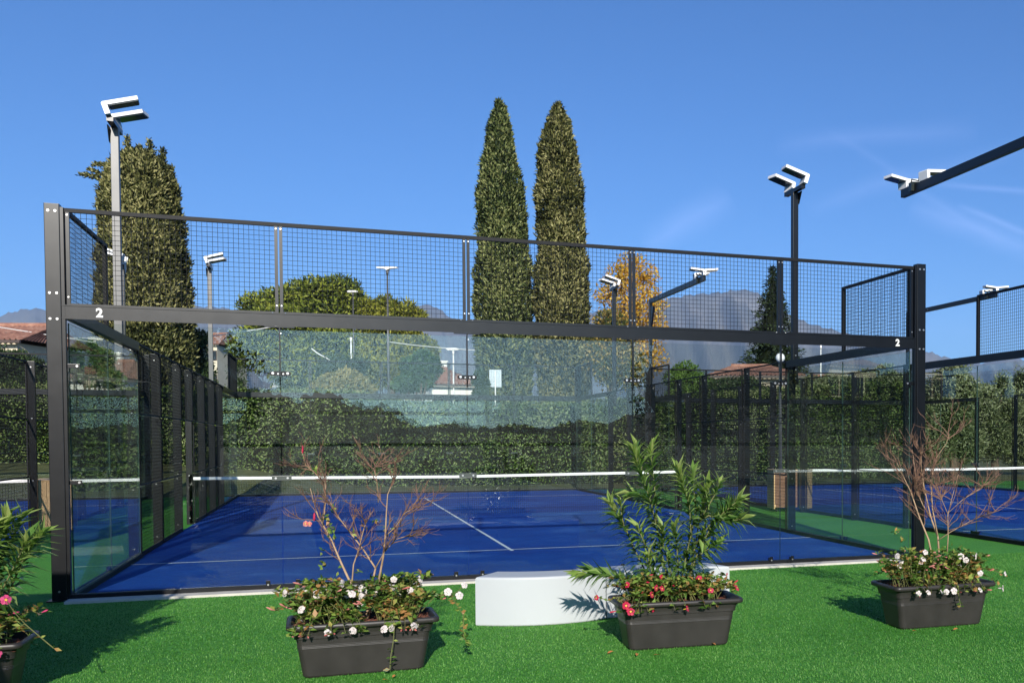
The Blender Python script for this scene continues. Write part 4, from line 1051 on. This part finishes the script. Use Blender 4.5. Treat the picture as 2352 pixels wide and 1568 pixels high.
def trailer(name, label, key, pts, seed, n=16, fl=None):
    """a shoot hanging or reaching out of a planter"""
    rr = random.Random(seed); x, y, rz = PLX[key]; T = thing(name, label, "trailing shoot", (x, y, .34), 0, group="shoots trailing out of the planters")
    P = [Vector(p) for p in pts]; b = MB(); b.tube(P, .0034, 5)
    for q in (fl or []):
        e = Vector(q[0]); c = min(P, key=lambda w: (w-e).length); b.tube([c, (c+e)/2+Vector((0,0,-.01)), e], .0024, 4)
    b.build("stem", GSTEM, T); C_, D_, Ls = [], [], []
    for i in range(n):
        f = (.25+.75*i/(n-1))*(len(P)-1); j = min(int(f), len(P)-2); q = P[j].lerp(P[j+1], f-j)
        for s_ in range(2): C_.append(q); D_.append((rr.gauss(0, 1), rr.gauss(0, .6), rr.uniform(-.7, .7))); Ls.append(rr.uniform(.028, .05))
    Ls = np.array(Ls); quads("leaves", leafs(np.array([tuple(c) for c in C_]), np.array(D_), randdir(len(Ls))+np.array([0,-.8,.4]), Ls, Ls*.5, .2), MAND, T)
    if fl:
        for (p, d, m, r) in fl: flower(T, Vector(p), d, m, r)
    return T
trailer("trailing_shoot", "leafy shoot arching down over the right end of the planter left of the bench", 'A', [(.40,-.05,.06),(.50,-.06,.17),(.60,-.08,.17),(.69,-.10,.02),(.69,-.10,-.13),(.72,-.08,-.20)], 1, 34,
        [((.58,-.12,.20), (-.2,-1,.3), PETW, .030), ((.66,-.13,.17), (.2,-1,.3), PETW, .030), ((.70,-.10,.24), (.4,-1,.4), PETW, .026)])
trailer("trailing_shoot", "thin shoot hanging down the front of the planter left of the bench", 'A', [(.18,-.20,.06),(.20,-.27,.02),(.19,-.262,-.10),(.17,-.262,-.22),(.165,-.262,-.30)], 2, 7)
trailer("trailing_shoot", "thin shoot hanging down the front of the right-hand planter", 'C', [(.06,-.20,.06),(.08,-.27,.02),(.09,-.262,-.08),(.11,-.262,-.15)], 3, 7)
trailer("trailing_shoot", "long shoot with a single white flower reaching right from the right-hand planter", 'C', [(.40,-.05,.08),(.52,-.05,.14),(.60,-.06,.12),(.70,-.06,.07)], 4, 6, [((.72,-.07,.08), (.6,-1,.3), PETW, .024)])
trailer("trailing_shoot", "shoot with wilted flower reaching right from the planter at the left edge", 'D', [(.40,-.10,.10),(.50,-.12,.14),(.60,-.14,.04),(.66,-.15,-.02)], 5, 3, [((.40,-.12,.30), (.5,-1,.1), PETP, .032)])
trailer("trailing_shoot", "shoot with a red flower lying left over the rim of the oleander planter", 'B', [(-.38,-.08,.05),(-.50,-.10,.08),(-.58,-.12,.06),(-.66,-.12,.09)], 6, 6, [((-.68,-.13,.09), (-.8,-.8,.3), PETR, .022), ((-.47,-.22,.03), (-.5,-1,.3), PETR, .032), ((-.44,-.2,.0), (.2,-1,.1), PETR, .03)])

def zpt(zx, zy, ox, oy, sc, t): return at((ox+zx/sc)*.91875, (oy+zy/sc)*.91875, t)
def twigs(b, p, d, L, r, depth, rr, spread=.6, up=.15, seg=4):
    pts = [p]; q = p.copy(); dd = d.normalized()
    for i in range(seg):
        dd = (dd+Vector((rr.gauss(0, .16), rr.gauss(0, .16), rr.gauss(0, .12)+up*.25))).normalized(); q = q+dd*(L/seg); pts.append(q.copy())
    b.tube(pts, [r*(1-.6*i/seg) for i in range(seg+1)], 4 if r < .004 else 6)
    if depth <= 0: return [pts[-1]]
    tips = []
    for k in range(rr.randint(2, 4)):
        i = rr.randint(1, seg); e = (dd+Vector((rr.gauss(0, spread), rr.gauss(0, spread), rr.gauss(0, spread*.7)+up))).normalized()
        tips += twigs(b, pts[i], e, L*rr.uniform(.45, .8), max(r*.6, .0017), depth-1, rr, spread, up, seg)
    return tips
def bare_shrub(label, key, seed, paths, ox, oy, sc, t, mat, boughs, kids=7, leaves=(), klen=(.16, .34), spread=.6, depth=2):
    rr = random.Random(seed); x, y, rz = PLX[key]; T = thing("bare_shrub", label, "shrub", (x, y, .33), 0, group="leafless shrubs in the planters"); o = Vector(T.location)
    b = MB(); tw = MB()
    for pi_, (path, r0) in enumerate(paths):
        n = len(path); off = [0]; 
        for k in range(n-1): off.append(off[-1]+rr.uniform(-.04, .04))
        P = [zpt(u, v, ox, oy, sc, t+off[k])-o for k, (u, v) in enumerate(path)]
        b.tube(P, [r0*(1-.75*k/(n-1)) for k in range(n)], 7)
        for k in range(kids):
            f = rr.uniform(.30, 1)*(n-1); j = min(int(f), n-2); q = P[j].lerp(P[j+1], f-j); d = (P[j+1]-P[j]).normalized()+Vector((rr.gauss(0, .7), rr.gauss(0, .7), rr.gauss(0, .35)))
            twigs(tw, q, d, rr.uniform(*klen), .0042, depth, rr, spread)
    b.build("branches", TWIG, T, smooth=True); tw.build("twigs", mat, T)
    if leaves:
        C_ = []; 
        for (u, v, k) in leaves:
            c = zpt(u, v, ox, oy, sc, t)-o
            for i in range(k): C_.append(np.array(c)+np.array([rr.gauss(0, .012), rr.gauss(0, .012), rr.gauss(0, .01)]))
        C_ = np.array(C_); m = len(C_); quads("leaves", leafs(C_, randdir(m)*np.array([1,1,.6])+np.array([0,0,.2]), randdir(m)+np.array([0,-.6,.8]), rng.uniform(.03, .055, m), .022, .25), MAND, T)
    return T, o
T, o = bare_shrub("leafless twiggy shrub in the planter left of the bench, one red bud at its tip", 'A', 11,
    [([(668,1150),(615,930),(545,780),(490,650),(430,540),(400,490),(350,310)], .0105), ([(430,540),(440,480),(452,370),(445,270),(380,210),(320,160),(300,85)], .0045),
     ([(712,1150),(742,960),(772,825),(700,715),(605,590),(520,480),(470,380)], .010), ([(720,1150),(790,920),(822,750),(835,620),(842,470),(850,350),(900,230)], .0095),
     ([(620,920),(630,800),(660,715),(700,560),(740,470)], .006), ([(835,620),(900,560),(960,470),(1030,430)], .005), ([(772,825),(830,720),(900,640),(1000,610)], .005), ([(790,400),(780,260),(760,180),(800,150)], .0035)],
    640, 1100, 2.5833, 7.28, TWIGR, 1, 9, [(452,370,4),(482,440,6),(450,525,7),(470,560,6),(478,600,7),(500,640,5),(440,720,5),(430,800,7),(430,820,4),(375,190,8),(300,140,6),(535,840,3),(665,850,3),(745,890,6),(460,490,6),(700,560,3),(760,520,3),(850,560,4),(900,620,3),(620,600,3)], (.10, .19), .5)
for (u, v, m, r) in ((320,538,BUD,.022), (345,540,BUD,.02)): flower(T, zpt(u, v, 640, 1100, 2.5833, 7.26)-o, (-.5,-.8,.2), m, r)
for (u, v, d) in ((300,85,(0,0,1)), (375,520,(.05,0,1)), (478,890,(0,0,1)), (272,890,(0,0,1)), (300,100,(.1,0,.9)))[:2]:
    p = zpt(u, v, 640, 1100, 2.5833, 7.24)-o; d = Vector(d).normalized(); b = MB(); b.tube([p, p+d*.02, p+d*.045, p+d*.06], [.003,.008,.007,.001], 6); b.build("bud", PETR, T)
bare_shrub("dense leafless russet shrub in the right-hand planter", 'C', 12,
    [([(715,835),(675,640),(610,480),(560,330),(500,210),(450,100)], .010), ([(750,835),(735,620),(690,500),(645,300),(625,150),(640,20)], .0105),
     ([(735,620),(700,440),(690,260),(720,120),(790,20),(810,-40)], .007), ([(795,735),(802,620),(800,480),(830,360),(870,210)], .006), ([(745,640),(820,590),(930,530),(1010,490),(1110,458)], .005),
     ([(690,500),(640,420),(600,330),(590,200),(570,60)], .006), ([(802,480),(760,380),(730,300)], .004), ([(800,470),(900,380),(980,330),(1060,270)], .004)],
    2060, 1100, 2.584, 9.22, TWIGR, 1, 13, [(470,590,8),(500,650,8),(540,700,5),(820,690,4)], (.12, .24), .30)
def oleander(label, key, seed, stems, ox, oy, sc, t, extra_world=(), spacing=.026, leafL=.20):
    rr = random.Random(seed); x, y, rz = PLX[key]; T = thing("oleander_shrub", label, "oleander", (x, y, .33), 0, group="oleanders in the planters"); o = Vector(T.location)
    b = MB(); dark = []; light = []
    allp = []
    for path in stems:
        off = rr.uniform(-.14, .14); n = len(path)
        allp.append([zpt(u, v, ox, oy, sc, t+off*k/(n-1))-o for k, (u, v) in enumerate(path)])
    for path in extra_world: allp.append([Vector(p) for p in path])
    for P in allp:
        n = len(P); L = sum((P[i+1]-P[i]).length for i in range(n-1)); b.tube(P, [.008*(1-.65*k/(n-1)) for k in range(n)], 6)
        steps = int(L/spacing)
        for s_ in range(steps):
            f = (s_+.5)/steps
            if f < .18 and rr.random() < .6: continue
            g = f*(n-1); j = min(int(g), n-2); q = P[j].lerp(P[j+1], g-j); ax = (P[j+1]-P[j]).normalized(); e1 = ax.orthogonal().normalized(); e2 = ax.cross(e1); a0 = s_*1.05+rr.random()
            top = f > .80
            for w in range(3):
                a = a0+w*2*pi/3; rad = e1*cos(a)+e2*sin(a); el = .35+f*1.1+(rr.random()-.5)*.5
                if top: el = 1.3+(f-.8)*6
                d = (rad+ax*el*.8+Vector((0,0,-.35*(1-f)))).normalized()
                (light if (top and rr.random() < .85) else dark).append((q, d, rad*-.8+ax+Vector((0,0,.5)), leafL*rr.uniform(.65, 1.08)*(.85 if top else 1)))
    def mk(lst, name, mat):
        C_ = np.array([tuple(l[0]) for l in lst]); D = np.array([tuple(l[1]) for l in lst]); N = np.array([tuple(l[2]) for l in lst]); Ls = np.array([l[3] for l in lst])
        # two folded segments per leaf so that the blade arches
        D = norm(D); S_ = norm(np.cross(D, N)); Nn = np.cross(S_, D); w = (Ls*.115)[:, None]; L_ = Ls[:, None]
        m = C_+D*L_*.42; D2 = norm(D-np.array([0,0,.38])-Nn*.10); tip = m+D2*L_*.58; fold = Nn*w*.3
        A = np.stack([C_, m+S_*w+fold, m, m-S_*w+fold], 1)
        q1 = np.stack([C_, m+S_*w+fold, tip, m], 1); q2 = np.stack([C_, m, tip, m-S_*w+fold], 1)
        quads(name, np.concatenate([q1, q2]), mat, T)
    mk(dark, "leaves", OLEA)
    if light: mk(light, "young_leaves", OLEAT)
    b.build("stems", GSTEM, T, smooth=True); return T
oleander("tall green oleander with pale upright tips in front of the bench", 'B', 21,
    [[(1250,1010),(1200,820),(1160,620),(1120,440),(1050,240),(1005,100)], [(1160,620),(1150,470),(1140,320),(1125,200),(1120,105)], [(1240,1010),(1090,880),(1020,740),(960,600),(900,520),(862,440)],
     [(960,620),(935,520),(930,440)], [(1300,1010),(1320,860),(1370,640),(1360,460),(1320,330),(1292,240)], [(1370,640),(1400,480),(1385,340),(1380,240)], [(1330,1010),(1380,800),(1420,560),(1450,430),(1470,345)],
     [(1420,560),(1490,440),(1530,370),(1545,320)], [(1330,1010),(1400,780),(1490,600),(1570,520),(1640,470)], [(1400,700),(1500,560),(1600,480),(1660,430)], [(1280,1010),(1240,860),(1200,720),(1190,600)],
     [(1290,1010),(1290,850),(1280,700),(1270,600)], [(1310,1010),(1340,880),(1350,760)], [(1230,1010),(1130,900),(1100,780)], [(1060,240),(1060,180),(1030,90)], [(1420,560),(1480,520),(1600,560),(1690,540)],
     [(1260,1005),(1070,960),(900,905),(780,885),(680,890)], [(1200,820),(1080,700),(1040,600)], [(1350,760),(1430,700),(1480,640)], [(1120,440),(1060,400),(1000,380)], [(1380,800),(1460,740),(1530,700)]],
    1180, 1080, 2.5014, 8.15)
wst = []
rr_ = random.Random(5)
for k in range(26):
    x0, y0 = rr_.uniform(-.25, .25), rr_.uniform(-.1, .1); h = rr_.uniform(.75, 1.45); ex = x0+rr_.uniform(-.35, .22); ey = y0+rr_.uniform(-.25, .25)
    if ex > .30: h = min(h, .8)
    wst.append([(x0, y0, 0), (x0*.9+ex*.1, y0, h*.35), ((x0+ex)/2, (y0+ey)/2, h*.7), (ex, ey, h)])
wst += [[(.15,0,0),(.30,0,.25),(.42,-.02,.50),(.50,-.03,.68)], [(.2,.05,0),(.36,.05,.3),(.46,.05,.55),(.56,.05,.70)], [(.1,0,0),(.22,0,.4),(.32,.02,.62),(.38,.02,.84)]]
oleander("oleander at the photo's left edge above pink flowers", 'D', 22, [], 0, 0, 1, 7, wst, .026, .19)

# ------------------------------------------------------------------ white curved benches
def bench(label, front, back, h=.43):
    cx_ = sum(p[0] for p in front)/len(front); cy_ = front[0][1]
    def sm(pts, n=61):
        x = np.array([p[0] for p in pts]); y = np.array([p[1] for p in pts]); c = np.polyfit(x, y, 2); xs = np.linspace(x[0], x[-1], n); return [(a, float(np.polyval(c, a))) for a in xs]
    F, Bk = sm(front), sm(back); o = (cx_, cy_, 0); n = len(F)
    ring = F+Bk[::-1]; ring = [(x-cx_, y-cy_) for x, y in ring]; C_ = Vector((sum(p[0] for p in ring)/len(ring), sum(p[1] for p in ring)/len(ring)))
    def off(d):
        out = []
        m = len(ring)
        for i, p in enumerate(ring):
            a, c = Vector(ring[i-1]), Vector(ring[(i+1) % m]); t = (c-a); 
            e1 = (Vector(p)-a).normalized(); e2 = (c-Vector(p)).normalized(); nn = Vector((-(e1.y+e2.y), e1.x+e2.x)).normalized(); k = 1/max(.5, nn.dot(Vector((-e1.y, e1.x))))
            out.append((p[0]+nn.x*d*k, p[1]+nn.y*d*k))
        return out
    b = MB(); loft(b, [[(x, y, z) for x, y in off(d)] for d, z in ((.006,.0),(0,.01),(0,h-.02),(.004,h-.006),(.014,h))], True, True)
    return tag(b.build("curved_bench", PLASTIC, None, o), label, "bench", "white curved bench modules")
bench("white curved bench module, the nearer one left of the oleander planter", [(3.68,-2.95),(3.91,-3.07),(4.26,-3.15),(4.54,-3.13),(4.84,-3.04)], [(3.92,-2.62),(4.1,-2.70),(4.33,-2.75),(4.55,-2.75),(4.755,-2.71)])
bench("white curved bench module behind the oleander, joined to the nearer one", [(4.852,-3.036),(5.15,-2.96),(5.5,-2.93),(5.8,-2.98),(6.05,-3.07)], [(4.768,-2.706),(5.05,-2.64),(5.4,-2.60),(5.7,-2.66),(5.96,-2.75)])

# ------------------------------------------------------------------ artificial grass blades near the camera and fallen leaves
def blades():
    n = 680000; r = rng
    X = r.uniform(-1.2, 15.0, n); Yy = -7.2+7.2*r.uniform(0, 1, n)**1.2
    ok = (X > 2.48-.27*(Yy+11.92)-1.0) & (X < 2.48+.735*(Yy+11.92)+2.6) & ~((Yy > -.30) & (X > -.03) & (X < 10.03)); X = X[ok]; Yy = Yy[ok]; n = len(X)
    h = r.uniform(.006, .015, n); a = r.uniform(0, 2*pi, n); w = r.uniform(.0013, .0025, n); ln = r.uniform(.2, 1.0, n)
    D = np.stack([np.cos(a)*ln, np.sin(a)*ln, np.ones(n)], 1); Cc = np.stack([X, Yy, np.full(n, -.004)], 1)
    S_ = np.stack([-np.sin(a), np.cos(a), 0*a], 1)*w[:, None]
    tip = Cc+D*h[:, None]; V = np.stack([Cc-S_, Cc+S_, tip+S_*.35, tip-S_*.35], 1)
    return tag(quads("turf_blades", V, BLADE), kind="stuff")
blades()
def fallen():
    spots = [(1402,1497,.030), (1463,1502,.030), (1510,1503,.034), (1640,1478,.032), (885,1560,.022), (905,1552,.02), (2195,1444,.028), (2100,1448,.022), (2312,1322,.03), (2375,1420,.028), (120,1500,.0)]
    for k, (u, v, s_) in enumerate(spots):
        if not s_: continue
        d = Fv+Rv*((u-PPX)/FPX)-Uv*((v-PPY)/FPX); t = (0.018-CZ)/d.z; p = Cv+d*t; a = random.uniform(0, pi)
        b = MB(); e = Vector((cos(a), sin(a), .1)); f = Vector((-sin(a), cos(a), 0))
        b.add([-e*s_, -e*s_*.3+f*s_*.38+Vector((0,0,.008)), e*s_*.4+f*s_*.3+Vector((0,0,.01)), e*s_, e*s_*.3-f*s_*.36+Vector((0,0,.006)), -e*s_*.4-f*s_*.3, Vector((0,0,.003))], [(0,1,6),(1,2,6),(2,3,6),(3,4,6),(4,5,6),(5,0,6)])
        tag(b.build("fallen_leaf", DEADL, None, p), "small brown fallen leaf lying on the green turf near a planter", "leaf", "fallen leaves on the green turf")
fallen()

# ------------------------------------------------------------------ what stands behind the photographer (mirrored in the glass, with an added parasol to cast the shade at the left)
def parasol():
    T = thing("added_parasol", "charcoal square parasol added out of frame left of the camera to cast the shade there", "parasol", (-2.30, -7.75, 0), radians(-3))
    b = MB(); b.tube([(0,0,0),(0,0,2.75)], .035, 10); b.box(-.35,.35,-.35,.35,0,.06); b.build("pole", STEEL, T)
    b = MB(); w = 2.15; z = 2.52
    b.add([(-w,-w*1.17,z),(w,-w*1.17,z),(w,w*1.17,z),(-w,w*1.17,z),(0,0,z+.35),(-w,-w*1.17,z-.12),(w,-w*1.17,z-.12),(w,w*1.17,z-.12),(-w,w*1.17,z-.12)], [(0,1,4),(1,2,4),(2,3,4),(3,0,4),(0,5,6,1),(1,6,7,2),(2,7,8,3),(3,8,5,0)])
    b.build("canopy", mat_surface("charcoal_fabric", [(0.3, (.03, .03, .035)), (0.7, (.045, .045, .05))], rough=.9, nscale=5), T)
parasol()
def clubhouse():
    T = thing("clubhouse", "low dark clad clubhouse behind the photographer, seen only as a reflection", "building", (-9, -24, 0))
    b = MB(); b.box(-9, 8.2, 0, 8, 0, 3.6); b.build("wall", mat_surface("brown_cladding", [(0.3, (.05, .042, .036)), (0.7, (.08, .07, .06))], rough=.8, nscale=3), T)
    b = MB(); b.box(-9.5, 8.7, -.5, 9, 3.6, 3.85); b.build("roof", BROWNM, T)
    for k in range(5):
        b = MB(); b.box(-7.6+k*3.1, -5.6+k*3.1, 8.003, 8.05, .9, 2.4); f = b.build("window", WHITE, T); b = MB(); b.box(-7.5+k*3.1, -5.7+k*3.1, 8.051, 8.06, 1.0, 2.3); b.build("pane", GLASSDARK, f)
clubhouse()
def back_tree(label, x, y, lobes, mat, n, L=.35):
    T = thing("garden_tree", label, "tree", (x, y, 0), group="trees behind the photographer"); P, Dn = hull_points(n, lobes, .16)
    m = len(P); V = leafs(P, norm(Dn+.8*rng.normal(size=(m, 3))), norm(Dn+.6*rng.normal(size=(m, 3))), L*rng.uniform(.5, 1.3, m), L*.5, .2); cq = core_quads(lobes, .78)
    o = join_quads("crown", [V, cq], [mat, COREM], T); trunk_part(T, 3, .22)
back_tree("dark broad tree behind the photographer on the left, seen as a reflection", -8, -33, [(0,0,7,3.6,3,3.2),(3.8,0,5.5,3.0,3,3.0),(-4,1,6,3.4,3,3.4),(6.0,-1,3.6,2.2,2,2.4)], DARKG, 9000)
back_tree("dark broad tree behind the photographer on the right, seen as a reflection", 21, -30, [(0,0,5.5,3.6,3,3.2),(-3.4,0,4.0,2.6,2.6,3.0),(4,1,5,3.4,3,3.4),(8,0,5,3.4,3,3.6)], DARKG, 9000)
def rear_hill():
    b = MB(); N = 900; rr = random.Random(4); bump = [rr.uniform(0, 1)**2 for _ in range(N+1)]
    for k in range(N+1):
        a = -1.35+2.7*k/N                                            # angle from -Y towards +X
        px_ = PPX+FPX*tan(max(-1.2, min(1.2, a-YAW)))
        el = np.interp(px_, [-2500, 300, 700, 880, 930, 990, 1150, 1450, 1530, 1620, 1800, 2600, 5000], [110, 108, 100, 88, 66, 40, 33, 44, 66, 104, 150, 220, 260])/FPX
        el = max(el, .010)+(.0035*bump[k]+.002*sin(k*.31)+.0015*sin(k*.13))*(1.6 if px_ < 950 else 1)
        for (r_, f) in ((160, .0), (230, .55), (330, 1.0), (480, .8)):
            b.v.append((CX+r_*sin(a), CY-r_*cos(a), 1.0+f*el*r_))
    for k in range(N):
        for j in range(3): b.f.append((k*4+j, k*4+j+1, k*4+4+j+1, k*4+4+j))
    b.mi = [0]*len(b.f)
    return tag(b.build("rear_hill", mat_surface("wooded_hill", [(0.3, (.008, .012, .006)), (0.7, (.02, .026, .012))], rough=.95, nscale=.15, detail=8), smooth=True), kind='structure')
rear_hill()

# ------------------------------------------------------------------ air
HAZE = True
if HAZE:
    m, t, o, n = new_mat("air"); pv = n("ShaderNodeVolumePrincipled"); pv.inputs["Density"].default_value = 0.00008; pv.inputs["Color"].default_value = (.42, .62, 1.0, 1); pv.inputs["Anisotropy"].default_value = -0.12
    t.links.new(pv.outputs[0], o.inputs["Volume"])
    b = MB(); b.box(-7600, 7600, -7600, 7600, -2, 960); h = b.build("haze", m); tag(h, kind="stuff"); h.display_type = 'WIRE'
